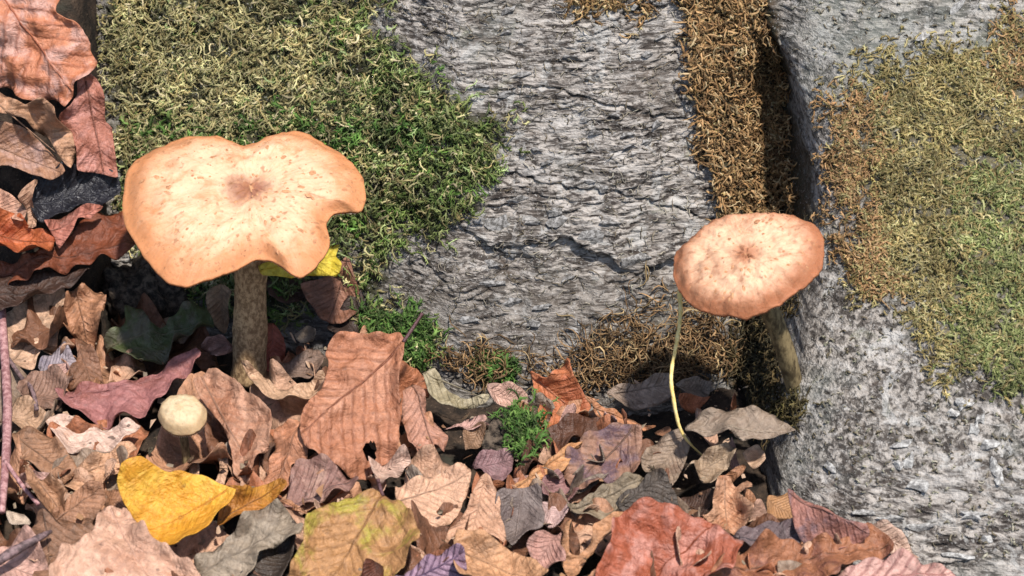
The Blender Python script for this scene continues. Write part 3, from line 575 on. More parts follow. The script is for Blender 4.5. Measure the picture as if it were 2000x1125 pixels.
add([(578, 902), (620, 902), (680, 930), (702, 950), (652, 972), (600, 992), (556, 1002), (566, 950)], ((570, 990), (690, 940)), (150, 112, 104), 'mottled purplish leaf between the large veined leaf and the green tinged leaf', f=22, lay=2, c2=(186, 150, 134), spots=0.5)
add([(722, 907), (760, 900), (792, 888), (803, 905), (772, 942), (750, 957), (733, 942)], ((730, 930), (798, 895)), (232, 196, 178), 'small crinkled pale leaf above the green tinged leaf', f=36, lay=7, wr=2.2, edge=3)
add([(770, 962), (830, 936), (890, 918), (916, 926), (913, 962), (896, 1002), (880, 1022), (830, 1032), (800, 1022), (780, 992)], ((775, 985), (910, 935)), (232, 184, 152), 'smooth pale peach leaf beside the green tinged leaf', f=28, r=8, lay=7, c2=(206, 152, 116), cup=-0.4, pleat=0.4)
add([(745, 955), (775, 975), (795, 1000), (815, 1040), (822, 1077), (800, 1110), (770, 1150), (570, 1160), (575, 1105), (595, 1080), (600, 1045), (620, 1015), (650, 990), (690, 970)], ((748, 960), (640, 1150)), (188, 138, 88), 'brown leaf with a yellow green centre and dark midrib', c2=(176, 168, 58), vein=(120, 80, 44), f=26, lay=9, patch=0.5, pleat=1.0, veins=0.6, stalk=[(747, 962), (742, 948), (738, 938)])
add([(945, 940), (972, 970), (977, 1020), (987, 1072), (940, 1052), (900, 1042), (868, 1062), (880, 1030), (910, 1002), (925, 960)], ((945, 945), (920, 1050)), (224, 174, 142), 'creamy tan leaf beside the dark grey leaf', f=26, lay=5, r=6)
add([(893, 1062), (960, 1068), (1012, 1095), (1070, 1150), (900, 1160), (885, 1100)], ((895, 1080), (1050, 1145)), (216, 162, 118), 'peach brown leaf touching the purple leaf', f=20, lay=7, keel=0.3)
add([(770, 1150), (830, 1095), (880, 1077), (907, 1085), (905, 1150)], ((775, 1150), (905, 1085)), (158, 130, 158), 'purple leaf with dark parallel veins', c2=(132, 104, 130), vein=(92, 66, 96), f=30, lay=11, pleat=1.2, veins=1.2)
add([(718, 1105), (750, 1103), (768, 1150), (705, 1150)], ((735, 1105), (735, 1150)), (112, 62, 44), 'small dark rust leaf beside the purple leaf', f=30, lay=14, rib=False)
add([(826, 737), (850, 724), (870, 760), (900, 785), (955, 778), (948, 797), (900, 803), (860, 797), (840, 777)], ((835, 735), (950, 788)), (180, 172, 142), 'pale grey green curled leaf at the foot of the bark', c2=(150, 140, 104), f=40, lay=5, cup=0.8, edge=2)
add([(548, 720), (590, 702), (620, 680), (637, 700), (632, 732), (596, 752), (560, 752)], ((552, 740), (630, 690)), (138, 116, 104), 'greyish brown leaf behind the pale cupped leaf', f=22, lay=2)
add([(514, 640), (535, 632), (553, 660), (556, 702), (541, 727), (514, 722)], ((530, 634), (535, 725)), (160, 84, 66), 'rust red leaf touching the thick stem', f=52, r=10, lay=4)
add([(588, 555), (640, 540), (680, 500), (700, 555), (706, 602), (680, 627), (650, 632), (618, 606)], ((680, 505), (645, 628)), (146, 98, 76), 'brown leaf leaning on the trunk under the big cap', f=60, r=-6, lay=1, c2=(112, 74, 58))
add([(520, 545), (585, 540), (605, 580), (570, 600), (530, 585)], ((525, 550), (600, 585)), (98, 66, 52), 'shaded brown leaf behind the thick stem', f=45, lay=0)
add([(410, 572), (430, 555), (452, 570), (452, 622), (440, 652), (424, 636), (412, 610)], ((430, 558), (438, 648)), (186, 152, 120), 'wavy pale brown leaf left of the thick stem', f=58, r=-8, lay=3, wr=2, pleat=1.5)
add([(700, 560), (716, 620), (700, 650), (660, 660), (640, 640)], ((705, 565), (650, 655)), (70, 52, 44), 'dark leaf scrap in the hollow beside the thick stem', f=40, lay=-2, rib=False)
add([(575, 655), (600, 640), (618, 650), (612, 668), (588, 672)], ((578, 660), (616, 655)), (176, 160, 140), 'tiny pale curled leaf in the hollow right of the thick stem', f=45, lay=2, rib=False)
# centre right
add([(1040, 735), (1075, 747), (1112, 708), (1128, 745), (1150, 788), (1157, 802), (1130, 837), (1100, 847), (1075, 853), (1053, 847), (1060, 800)], ((1045, 742), (1140, 815)), (206, 122, 80), 'pointed orange leaf at the foot of the bark', f=46, r=-8, lay=7, keel=0.25, c2=(176, 92, 56), edge=2.5)
add([(1155, 793), (1180, 800), (1215, 813), (1280, 838), (1240, 847), (1195, 840), (1168, 822)], ((1158, 800), (1276, 838)), (216, 148, 104), 'slim orange tan leaf beside the pointed orange leaf', f=38, lay=9)
add([(1183, 770), (1230, 755), (1305, 733), (1310, 782), (1275, 797), (1240, 800), (1205, 792)], ((1188, 775), (1308, 750)), (160, 142, 126), 'taupe grey leaf behind the yellow grass stalk', f=36, lay=4, c2=(126, 108, 94))
add([(1318, 757), (1360, 745), (1388, 755), (1382, 777), (1340, 779)], ((1320, 765), (1385, 760)), (150, 134, 118), 'small taupe leaf beside the yellow grass stalk', f=34, lay=3)
add([(1325, 782), (1360, 775), (1385, 785), (1365, 802), (1330, 806)], ((1328, 795), (1382, 785)), (196, 116, 76), 'small orange leaf beside the yellow grass stalk', f=36, lay=1, rib=False)
add([(1338, 837), (1370, 800), (1420, 795), (1500, 800), (1530, 820), (1552, 847), (1520, 853), (1470, 863), (1450, 864), (1420, 847), (1385, 853)], ((1345, 840), (1548, 842)), (150, 134, 118), 'curved taupe leaf in front of the leaning stem', c2=(116, 98, 84), vein=(176, 160, 140), f=38, lay=8, cup=-0.8, pleat=0.9)
add([(1055, 862), (1110, 838), (1160, 822), (1185, 835), (1150, 862), (1100, 885), (1040, 925), (1005, 945), (1020, 905)], ((1010, 935), (1180, 832)), (104, 66, 46), 'dark brown folded leaf toned for the shade under the pointed orange leaf', f=15, lay=3)  # dark leaf colour stands in for shade below the orange leaf
add([(990, 960), (1050, 915), (1110, 872), (1138, 862), (1122, 882), (1102, 922), (1062, 947), (1012, 964)], ((995, 960), (1132, 866)), (220, 160, 108), 'peach leaf edge lit below the dark folded leaf', f=34, lay=6, c2=(190, 120, 66))
add([(1105, 897), (1140, 862), (1175, 847), (1220, 840), (1252, 850), (1252, 902), (1242, 932), (1200, 947), (1160, 962), (1120, 967), (1098, 940)], ((1235, 845), (1110, 960)), (158, 118, 98), 'brown leaf with a purple stain among taupe leaves', c2=(104, 84, 100), f=26, lay=4, patch=0.6)
add([(1252, 902), (1290, 855), (1330, 850), (1347, 875), (1332, 922), (1310, 962), (1290, 932), (1260, 932)], ((1335, 855), (1275, 935)), (156, 138, 120), 'grey brown leaf below the yellow grass tip', f=32, lay=6, c2=(120, 98, 82), pleat=1.4)
add([(1335, 930), (1380, 890), (1420, 880), (1437, 890), (1412, 932), (1385, 957), (1352, 922)], ((1345, 935), (1432, 886)), (178, 156, 130), 'pale taupe leaf curling beside the twisted leaf', f=34, lay=8, c2=(140, 116, 92), edge=3)
add([(1106, 1003), (1150, 975), (1190, 950), (1240, 938), (1262, 938), (1232, 972), (1205, 997), (1190, 1017), (1160, 1020), (1120, 1013)], ((1110, 1005), (1258, 940)), (148, 136, 114), 'olive grey leaf bridging the dark hollow', f=30, lay=8, c2=(120, 106, 84))
add([(1205, 982), (1250, 955), (1280, 922), (1302, 945), (1322, 980), (1328, 1008), (1270, 1014), (1220, 1004)], ((1210, 990), (1300, 940)), (92, 80, 70), 'dark taupe leaf lump beside the olive grey leaf', f=24, lay=5, wr=2, cup=-0.6)
add([(970, 977), (1000, 965), (1050, 960), (1063, 1010), (1060, 1037), (1025, 1057), (1000, 1077), (985, 1052), (970, 1020)], ((1020, 963), (1003, 1075)), (116, 106, 104), 'dark grey leaf with a ragged tip', c2=(90, 80, 82), vein=(146, 130, 124), f=30, lay=8)
add([(1058, 985), (1110, 990), (1107, 1017), (1080, 1037), (1062, 1027)], ((1062, 990), (1090, 1030)), (232, 196, 192), 'small pale pink leaf beside the dark grey leaf', f=30, lay=5, rib=False)
add([(1028, 1077), (1060, 1047), (1096, 1035), (1094, 1070), (1104, 1112), (1060, 1120)], ((1090, 1040), (1045, 1110)), (208, 158, 146), 'dusty pink leaf beside the curled tan hoop leaf', f=26, lay=4)
add([(1160, 1027), (1200, 1006), (1240, 1000), (1222, 1022), (1172, 1062), (1142, 1102), (1115, 1140), (1098, 1105), (1096, 1060), (1106, 1016), (1116, 1010), (1110, 1050), (1112, 1084), (1130, 1086), (1154, 1060)], ((1232, 1004), (1112, 1120)), (206, 150, 108), 'tan leaf curled into a hoop around a dark hollow', f=32, lay=9, rib=False, edge=1)
add([(1200, 1042), (1240, 1014), (1300, 1010), (1340, 1020), (1390, 1030), (1410, 1050), (1452, 1070), (1442, 1102), (1410, 1150), (1170, 1160), (1195, 1090)], ((1395, 1035), (1230, 1150)), (182, 98, 68), 'large rusty red leaf with pink patches', c2=(222, 156, 138), vein=(156, 84, 58), veins=0.5, f=26, r=-4, lay=7, patch=0.75, pleat=1.0, wr=2.0)
add([(1388, 1007), (1394, 960), (1404, 930), (1426, 933), (1440, 947), (1460, 938), (1465, 960), (1442, 968), (1452, 990), (1464, 1012), (1452, 1037), (1430, 1058), (1400, 1042), (1368, 1022)], ((1415, 935), (1420, 1050)), (224, 174, 140), 'twisted pale tan leaf with a knobbly torn top', f=40, lay=9, wr=2.4, edge=3.5, c2=(186, 124, 88))
add([(1448, 890), (1480, 875), (1492, 905), (1472, 922)], ((1450, 895), (1485, 900)), (230, 192, 160), 'small cream leaf chip by the buttress foot', f=40, lay=6, rib=False)
add([(922, 912), (960, 890), (1002, 890), (997, 932), (970, 952), (940, 932)], ((925, 920), (1000, 900)), (146, 112, 118), 'mauve brown crumpled leaf beside the peach leaf', f=26, lay=2, wr=2)
add([(950, 760), (985, 755), (1020, 765), (1040, 790), (1000, 800), (965, 790)], ((955, 770), (1035, 790)), (216, 176, 160), 'small pinkish leaf at the foot of the bark by the green tuft', f=36, lay=4)
add([(905, 850), (935, 830), (950, 850), (930, 885), (910, 890)], ((940, 835), (912, 888)), (150, 118, 92), 'little brown leaf curl in the dark hollow', f=30, lay=1, rib=False)
add([(1130, 970), (1090, 930), (1060, 950), (1060, 985), (1100, 990)], ((1065, 955), (1125, 975)), (160, 118, 120), 'dusky pink leaf under the olive grey leaf', f=24, lay=2)
add([(1325, 985), (1370, 965), (1395, 985), (1370, 1020), (1330, 1015)], ((1330, 1000), (1390, 980)), (96, 66, 50), 'dark brown leaf behind the twisted leaf', f=20, lay=2)
# lower right
add([(1498, 977), (1540, 964), (1567, 985), (1562, 1017), (1520, 1028), (1498, 1012)], ((1502, 985), (1560, 1010)), (192, 142, 96), 'golden brown cupped leaf at the buttress foot', f=32, lay=8, cup=-0.8)
add([(1463, 1002), (1485, 990), (1499, 1005), (1491, 1027), (1466, 1024)], ((1465, 1010), (1497, 1008)), (222, 176, 152), 'tiny round pinkish leaf at the buttress foot', f=32, lay=7, rib=False)
add([(1540, 965), (1580, 980), (1620, 1005), (1650, 1025), (1692, 1034), (1698, 1052), (1660, 1067), (1620, 1077), (1580, 1062), (1554, 1032)], ((1545, 970), (1692, 1045)), (172, 116, 104), 'rust and purple leaf leaning on the buttress foot', c2=(132, 112, 124), f=34, r=-8, lay=7, keel=-0.35)
add([(1430, 1052), (1500, 1030), (1550, 1030), (1600, 1060), (1612, 1087), (1560, 1084), (1480, 1080)], ((1435, 1055), (1605, 1075)), (108, 94, 100), 'slate purple leaf between the rusty red and brown leaves', f=24, lay=5)
add([(1405, 1105), (1490, 1067), (1560, 1057), (1640, 1062), (1700, 1037), (1732, 1060), (1742, 1082), (1690, 1102), (1640, 1125), (1620, 1150), (1390, 1160)], ((1410, 1120), (1735, 1070)), (168, 108, 74), 'broad brown leaf along the buttress foot', c2=(124, 74, 60), f=24, lay=9, patch=0.6)
add([(1695, 1032), (1730, 1030), (1765, 1055), (1796, 1087), (1745, 1084), (1710, 1062)], ((1700, 1036), (1790, 1085)), (232, 196, 176), 'pale pink leaf tip against the buttress bark', f=34, lay=8)
add([(1590, 1150), (1680, 1104), (1760, 1086), (1805, 1095), (1870, 1115), (1850, 1160)], ((1600, 1150), (1850, 1115)), (220, 174, 164), 'pink ribbed leaf below the broad brown leaf', f=26, lay=11, pleat=1.5, vein=(170, 110, 104), veins=1.1)
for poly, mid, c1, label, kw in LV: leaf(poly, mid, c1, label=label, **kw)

# yellow leaf caught on the trunk behind the big cap
leaf([(505, 520), (550, 518), (585, 530), (618, 510), (645, 480), (663, 477), (656, 500), (667, 520), (657, 542), (610, 537), (570, 542), (515, 540)], ((510, 530), (660, 500)), (232, 206, 66), c2=(246, 226, 90), vein=(210, 170, 40), f=48, r=6, lay=62, label='yellow leaf lodged under the big cap beside the bite', pleat=0.4, edge=1.4, spots=0.1, rag=0.8)

# leaves buried below the others
PAL = [((140, 94, 68), 'brown'), ((204, 150, 116), 'tan'), ((150, 130, 112), 'grey brown'), ((186, 116, 80), 'rusty'), ((222, 176, 146), 'pale tan')]
STOP = {'with', 'atop', 'hanging', 'standing', 'above', 'in', 'by', 'under', 'below', 'drooping', 'beneath', 'beside', 'behind', 'left', 'lying', 'pointing', 'over', 'folded', 'touching', 'sloping', 'upright', 'between', 'at', 'leaning', 'right', 'curling', 'bridging', 'lit', 'among', 'curled', 'against', 'along'}
_used = set()
def near_label(head, x, y):
    near = sorted((l for l in LV if len(l[0]) > 7), key=lambda l: (np.mean([p[0] for p in l[0]]) - x) ** 2 + (np.mean([p[1] for p in l[0]]) - y) ** 2)
    out = []
    for l in near:
        ws = l[3].split(); k = next((i for i, q in enumerate(ws) if q in STOP and i > 1), len(ws)); nm = ' '.join(ws[:min(k, 4)])
        if nm.split()[-1] in ('leaf', 'edge', 'fragment', 'scrap') and nm not in out: out.append(nm)
        if len(out) == 5: break
    for i, j in ((0, 1), (0, 2), (1, 2), (0, 3), (1, 3), (2, 3), (0, 4)):
        t = '%s near the %s and the %s' % (head, out[i], out[j])
        if t not in _used: break
    _used.add(t); return t
def filler(x, y, L, seed, lay):
    r = random.Random(seed); a = r.uniform(0, 6.28); wd = r.uniform(0.2, 0.4); up = []; lo_ = []; lobed = r.random() < 0.3; pw_ = r.uniform(0.6, 1.2)
    for i in range(7):
        t = i / 6; wv = wd * math.sin(math.pi * min(1, max(0.02, t)) ** pw_) * (1 + (r.choice((-0.4, 0.25)) if lobed else r.uniform(-0.18, 0.18)))
        up.append((t - 0.5, wv)); lo_.append((t - 0.5, -wv * (1 + r.uniform(-0.15, 0.15))))
    pl = up + lo_[::-1][1:-1]; ca, sa = math.cos(a), math.sin(a); sq = 0.75
    pl = [(x + L * (p * ca - q * sa), y + L * sq * (p * sa + q * ca)) for p, q in pl]
    c, nm = r.choice(PAL)
    leaf(pl, (pl[0], pl[6]), c, label=near_label('buried %s leaf' % nm, x, y), group='half buried %s leaves in the litter' % nm, f=r.uniform(-5, 25), r=r.uniform(-16, 16), lay=lay, rib=False, grid=9, clear=-0.012, cup=r.uniform(-0.6, 0.6), bend=r.uniform(-0.3, 0.3), edge=r.uniform(1, 3), wr=1.6, veins=r.uniform(0.1, 0.6), pleat=r.uniform(0.5, 1.4))
HOLLOWS = [(320, 575, 130, 60), (600, 640, 110, 80), (310, 900, 60, 35), (960, 850, 110, 65), (1440, 900, 170, 110), (20, 360, 60, 40)]
rr = random.Random(5); cnt = 0; tries = 0
while cnt < 92 and tries < 3000:
    tries += 1; x, y = rr.uniform(-120, 1900), rr.uniform(640, 1200)
    if x > 780 and y < 800 : continue
    if x > 1500 and y < 1040 + (x - 1500) * 0.35: continue
    if 700 < x < 1560 and y < 830 and rr.random() < 0.6: continue
    if any(abs(x - a) < c and abs(y - b) < d for a, b, c, d in HOLLOWS): continue
    p = hit1(x, y)
    if trunk_y(p[0], p[2]) - p[1] < 0.012: continue
    filler(x, y, rr.uniform(110, 230), 900 + cnt, rr.uniform(-7.0, -3.5)); cnt += 1

# small curled scraps of leaf caught between the others
SP = [((222, 178, 150), 'pale'), ((196, 140, 104), 'tan'), ((160, 100, 70), 'russet'), ((150, 136, 122), 'grey'), ((214, 170, 160), 'pinkish')]
cnt = 0; rs2 = random.Random(21)
while cnt < 64:
    x, y = rs2.uniform(0, 1640), rs2.uniform(660, 1120)
    if x > 760 and y < 790 or (x > 1480 and y < 1010 + (x - 1480) * 0.4): continue
    if in_poly(np.array([x]), np.array([y]), LV[[l[3][:11] for l in LV].index('large brown')][0])[0] or (240 < x < 560 and 930 < y < 1100) or (300 < x < 420 and 750 < y < 900): continue
    L = rs2.uniform(38, 95); k = rs2.randint(6, 9); a0 = rs2.uniform(0, 6.28); wd = rs2.uniform(0.3, 0.7); ca, sa = math.cos(a0), math.sin(a0)
    pl = [(0.5 * math.cos(6.283 * i / k) * rs2.uniform(0.6, 1.25), 0.5 * wd * math.sin(6.283 * i / k) * rs2.uniform(0.6, 1.25)) for i in range(k)]
    pl = [(x + L * (p * ca - q * sa), y + L * 0.8 * (p * sa + q * ca)) for p, q in pl]
    c, nm = rs2.choice(SP)
    leaf(pl, (pl[0], pl[k // 2]), c, label=near_label('curled %s leaf scrap' % nm, x, y), group='small curled %s scraps of leaf' % nm, name='leaf_scrap', f=rs2.uniform(0, 60), r=rs2.uniform(-35, 35), lay=rs2.uniform(-1, 4.5), rib=False, clear=-0.003, cup=rs2.uniform(-1.5, 1.5), edge=rs2.uniform(1.5, 4), wr=2.2, rag=2.2, pleat=1.2); cnt += 1

# ------------------------------------------------------------------ mushrooms
def cap_material(name, cen, mid_, rim, spots=0.5):
    t = NT(name); v = t.obj_vec(); rad = t.attr('rad')
    n = t.noise(v, 130, 5, 0.7, 0.5); fn = t.noise(v, 700, 3, 0.6); r2 = t.math('ADD', rad, t.math('MULTIPLY', t.math('SUBTRACT', n, 0.5), 0.3))
    col = t.mix(t.ramp(r2, 0.06, 0.27), cen, mid_); col = t.mix(t.ramp(r2, 0.55, 0.98), col, rim)
    col = t.mix(t.math('MULTIPLY', t.ramp(n, 0.48, 0.68), 0.55), col, rim)
    s = t.noise(v, 330, 2, 0.5); col = t.mix(t.math('MULTIPLY', t.ramp(s, 0.60, 0.72), spots), col, tuple(x * 0.5 for x in rim))
    col = t.mix(t.math('MULTIPLY', t.ramp(fn, 0.5, 0.7), 0.18), col, tuple(x * 0.55 for x in rim))
    mp = t.new('ShaderNodeMapping'); t.link(t.attr('polar', 'Vector'), mp.inputs[0]); mp.inputs['Scale'].default_value = (9, 9, 1.3)
    fb = t.noise(mp.outputs[0], 2.2, 5, 0.75, 0.3); col = t.mix(t.math('MULTIPLY', t.ramp(fb, 0.5, 0.66), 0.38), col, rim)
    dp = t.noise(v, 60, 4, 0.6, 0.6); col = t.mix(t.math('MULTIPLY', t.ramp(dp, 0.56, 0.66), 0.32), col, tuple(x * 0.8 for x in rim))
    dt = t.noise(v, 900, 2, 0.5); col = t.mix(t.math('MULTIPLY', t.ramp(dt, 0.68, 0.74), 0.6), col, (0.09, 0.045, 0.025))
    t.bump(t.math('ADD', fn, t.math('ADD', n, fb)), 0.55, 0.0006); t.fin(col, 0.6, 0.3)
    t.b.inputs['Subsurface Weight'].default_value = 0.12; t.b.inputs['Subsurface Radius'].default_value = (0.004, 0.002, 0.001); t.b.inputs['Subsurface Scale'].default_value = 0.6
    return t.m
def plain(name, a, b, scale=300, rough=0.75, stretch_=(1, 1, 1), bump=0.6):
    t = NT(name); v = t.obj_vec(stretch_); n = t.noise(v, scale, 4, 0.7); col = t.mix(t.ramp(n, 0.38, 0.64), a, b)
    t.bump(n, bump, 0.0008); return t.fin(col, rough, 0.25)
M_cap1 = cap_material('cap_skin', (0.22, 0.09, 0.055), (0.60, 0.385, 0.245), (0.43, 0.18, 0.075), 0.6)
M_cap2 = cap_material('cap_skin', (0.34, 0.15, 0.08), (0.60, 0.375, 0.24), (0.32, 0.12, 0.055), 0.5)
M_capS = cap_material('cap_skin', (0.50, 0.37, 0.22), (0.52, 0.40, 0.25), (0.42, 0.28, 0.15), 0.3)
M_gill = plain('gills', (0.42, 0.32, 0.22), (0.62, 0.50, 0.36), 200)
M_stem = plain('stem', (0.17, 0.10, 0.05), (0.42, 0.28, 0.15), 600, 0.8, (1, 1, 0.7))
M_stem2 = plain('stem', (0.06, 0.042, 0.02), (0.20, 0.15, 0.075), 420, 0.8, (1, 1, 0.35))  # base colour darkened to carry the shade on the leaning stem
M_ring = plain('ring', (0.50, 0.40, 0.29), (0.70, 0.60, 0.46), 400)
M_scale = plain('cap_scales', (0.30, 0.14, 0.07), (0.46, 0.24, 0.12), 500)
def mushroom(label, cen_px, rim_px, base_px, f, r, H, dep, umbo, thick, mats, stem_r, scales, seed, capmat, top_h=None, ring=True, lean=None, nT=168, nR=44, waves=1.0, drop=0.003, forward=0.0, group=None, sink=(0, 0, 0), foot=1.18):
    base = hit1(*base_px, h=0.0); base = base + np.array([0, 0.0, -0.004]) + np.array(sink)
    n = np.array([math.sin(R(r)), -math.sin(R(f)) * math.cos(R(r)), math.cos(R(f)) * math.cos(R(r))]); n /= np.linalg.norm(n)
    # cap centre: on the viewing ray of its centre, at the depth (y) of the stem's foot plus the lean
    d = ray(np.array([float(cen_px[0])]), np.array([float(cen_px[1])]))[0]; tt = (base[1] + forward - CAM[1]) / d[1]; ctr = CAM + d * tt
    root = bpy.data.objects.new('mushroom', None); COL.objects.link(root); root.location = base; root.empty_display_size = 0.01
    tag(root, label, 'mushroom', group)
    Q = smooth_poly(rim_px, 3.0, 0.9, seed); s = np.concatenate([[0], np.cumsum(np.linalg.norm(np.diff(np.vstack([Q, Q[:1]]), axis=0), axis=1))])
    QQ = np.vstack([Q, Q[:1]]); k = np.linspace(0, s[-1], nT, endpoint=False); rim = np.stack([np.interp(k, s, QQ[:, 0]), np.interp(k, s, QQ[:, 1])], 1)
    c0 = np.array(cen_px, float)
    def plane(p2):
        dd = ray(p2[..., 0], p2[..., 1]); t = ((ctr - CAM) @ n) / (dd @ n); return CAM + dd * t[..., None]
    rs = np.linspace(0.0, 1, nR) ** 0.8; th = np.arange(nT) / nT
    P2 = c0 + rs[:, None, None] * (rim - c0)[None]
    flat = plane(P2); rs_ = rs[:, None] + 0 * th[None]
    ang = np.arctan2((rim - c0)[:, 1] * 1.6, (rim - c0)[:, 0])[None] + 0 * rs_
    xx, yy = rs_ * np.cos(ang), rs_ * np.sin(ang)
    h = H * (1 - rs_ ** 2.3) - dep * np.exp(-(rs_ / 0.30) ** 2) + umbo * np.exp(-(rs_ / 0.09) ** 2)
    h = h + waves * (0.0022 * perlin(xx * 1.7, yy * 1.7, seed) * rs_ + 0.0011 * perlin(xx * 6, yy * 6, seed + 1) + 0.00035 * perlin(xx * 16, yy * 16, seed + 2))
    h = h + waves * 0.0026 * np.exp(-(rs_ / 0.15) ** 2) * perlin(xx * 17, yy * 17, seed + 5)
    h = h + waves * 0.00018 * np.sin(ang * 46 + 3 * perlin(xx * 3, yy * 3, seed + 3)) * sstep(0.55, 1, rs_)
    h = h - drop * sstep(0.84, 1.0, rs_)
    TOP = flat + n * h[..., None]
    tk = thick * (1 - rs_ ** 1.6) + 0.0009
    BOT = flat + n * (h - tk)[..., None]
    V = np.concatenate([TOP.reshape(-1, 3), BOT[::-1].reshape(-1, 3)]); F = grid_faces(2 * nR, nT, True)
    V = V - base
    me = mesh_fast('cap', V, F, mat=capmat); pol = np.stack([np.cos(ang), np.sin(ang), rs_], -1); add_attr(me, 'rad', np.concatenate([rs_.ravel(), rs_[::-1].ravel()])); add_attr(me, 'polar', np.concatenate([pol.reshape(-1, 3), pol[::-1].reshape(-1, 3)]))
    cap = link('cap', me, root)
    # gills: radial blades under the cap
    ng = 4 * nT; gi = np.arange(ng) / ng * nT; i0 = np.floor(gi).astype(int); fr = (gi - i0)[:, None]
    rg = np.linspace(0.10, 0.975, 14); ri = np.interp(rg, rs, np.arange(nR)); r0 = np.floor(ri).astype(int).clip(0, nR - 2); rf = (ri - r0)[:, None, None]
    Bi = BOT[r0] * (1 - rf) + BOT[r0 + 1] * rf; Bi = Bi[:, i0] * (1 - fr) + Bi[:, (i0 + 1) % nT] * fr
    blade = (np.arange(ng) % 4 < 2)[None] * np.minimum(0.0032, 0.012 * (1 - rg) + 0.0004)[:, None] * np.minimum(1, rg * 4)[:, None] + 0.0004
    G = Bi - n * blade[..., None] - base
    link('gills', mesh_fast('gills', G.reshape(-1, 3), grid_faces(14, ng, True), smooth=False, mat=M_gill), root)
    # stem
    topc = ctr + n * (H - dep - thick * 0.7); b0 = np.zeros(3); b1 = topc - base
    bow = np.array(lean if lean else (0, 0, 0), float); ts = np.linspace(0, 1, 40)
    pts = b0 + (b1 - b0) * ts[:, None] + bow * (np.sin(np.pi * ts) * 1.0)[:, None]
    rad = np.interp(ts, [0, 0.08, 0.5, 0.85, 1.0], [stem_r * foot, stem_r * (0.5 + 0.5 * foot), stem_r * 0.98, stem_r * 0.96, stem_r * 1.35]) * (1 + 0.03 * np.sin(ts * 17 + seed))
    tube('stem', pts, rad, mats, root, 26, bump=0.07, seed=seed)
    if ring:
        tr = np.linspace(0, 1, 7); q = 0.80; ax = (b1 - b0) / np.linalg.norm(b1 - b0); c = pts[int(39 * q)]; A = np.cross(ax, [0, 1, 0]); A /= np.linalg.norm(A); B = np.cross(ax, A); rv = []
        for t in tr:
            for kk in range(40):
                a = 2 * math.pi * kk / 40; ra = stem_r * (0.98 + 0.33 * t ** 1.5) * (1 + 0.07 * math.sin(a * 5 + seed) * t); rv.append(c + ax * (0.006 - 0.007 * t + 0.0008 * math.sin(3 * a) * t) + ra * (math.cos(a) * A + math.sin(a) * B))
        o = link('ring', mesh_fast('ring', rv, grid_faces(7, 40, True), mat=M_ring), root); md = o.modifiers.new('thickness', 'SOLIDIFY'); md.thickness = 0.0006
    # scales: little raised flakes on the skin
    if scales:
        r_ = np.random.default_rng(seed); V = []; F = []
        for i in range(scales):
            q = r_.random() ** 0.62 * 0.93; a = r_.integers(nT); ii = int(np.interp(q, rs, np.arange(nR))); p = TOP[ii, a]; px_ = TOP[min(ii + 1, nR - 1), a] - p; px_ /= np.linalg.norm(px_) + 1e-9; py_ = np.cross(n, px_)
            L = r_.uniform(0.0006, 0.0014) * (1.5 if r_.random() < 0.3 else 0.85); W = L * r_.uniform(0.5, 0.85); m = len(V); V.append(p + n * 0.0005 - base)
            for kk in range(7):
                b = 2 * math.pi * kk / 7; j = r_.uniform(0.7, 1.2); V.append(p + px_ * L * math.cos(b) * j + py_ * W * math.sin(b) * j - n * 0.00015 - base)
            F += [(m, m + 1 + kk, m + 1 + (kk + 1) % 7) for kk in range(7)]
        o = link('scales', mesh_fast('scales', V, F, mat=M_scale), root); o['kind'] = 'stuff'
    return root, TOP, base, pts
CAP1 = [(237, 388), (244, 335), (275, 299), (320, 271), (375, 256), (430, 262), (470, 276), (500, 270), (530, 257), (575, 253), (620, 264), (660, 289), (690, 319), (709, 347), (714, 380), (704, 404), (676, 404), (650, 409), (636, 427), (641, 448), (642, 470), (626, 500), (609, 521), (586, 531), (562, 522), (543, 506), (516, 496), (488, 503), (455, 520), (410, 540), (365, 552), (330, 546), (300, 520), (265, 470), (242, 430)]
mushroom('broad flat orange mushroom with a bitten wavy cap and thick brown stem', (490, 380), CAP1, (486, 722), 12, -2, 0.0055, 0.0035, 0.0016, 0.006, M_stem, 0.0063, 110, 3, M_cap1, drop=0.002, forward=-0.002)
CAP2 = [(1312, 530), (1318, 490), (1345, 455), (1385, 428), (1430, 414), (1490, 409), (1545, 415), (1590, 432), (1607, 458), (1604, 500), (1592, 528), (1565, 552), (1530, 578), (1485, 602), (1440, 611), (1390, 604), (1350, 588), (1324, 562)]
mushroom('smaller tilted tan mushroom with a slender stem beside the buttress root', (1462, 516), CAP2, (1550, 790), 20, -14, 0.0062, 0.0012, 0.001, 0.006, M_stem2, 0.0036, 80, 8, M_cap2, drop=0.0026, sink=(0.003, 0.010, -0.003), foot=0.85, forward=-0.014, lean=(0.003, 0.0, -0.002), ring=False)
CAPS = [(306, 805), (314, 785), (334, 770), (360, 766), (385, 774), (401, 792), (402, 812), (390, 832), (368, 842), (340, 841), (318, 828)]
mushroom('tiny cream button mushroom on a thin stem among the leaves', (354, 806), CAPS, (366, 905), 14, -4, 0.0034, 0.0, 0.0, 0.003, M_stem2, 0.0016, 0, 5, M_capS, ring=False, nT=64, nR=18, waves=0.35, drop=0.002)

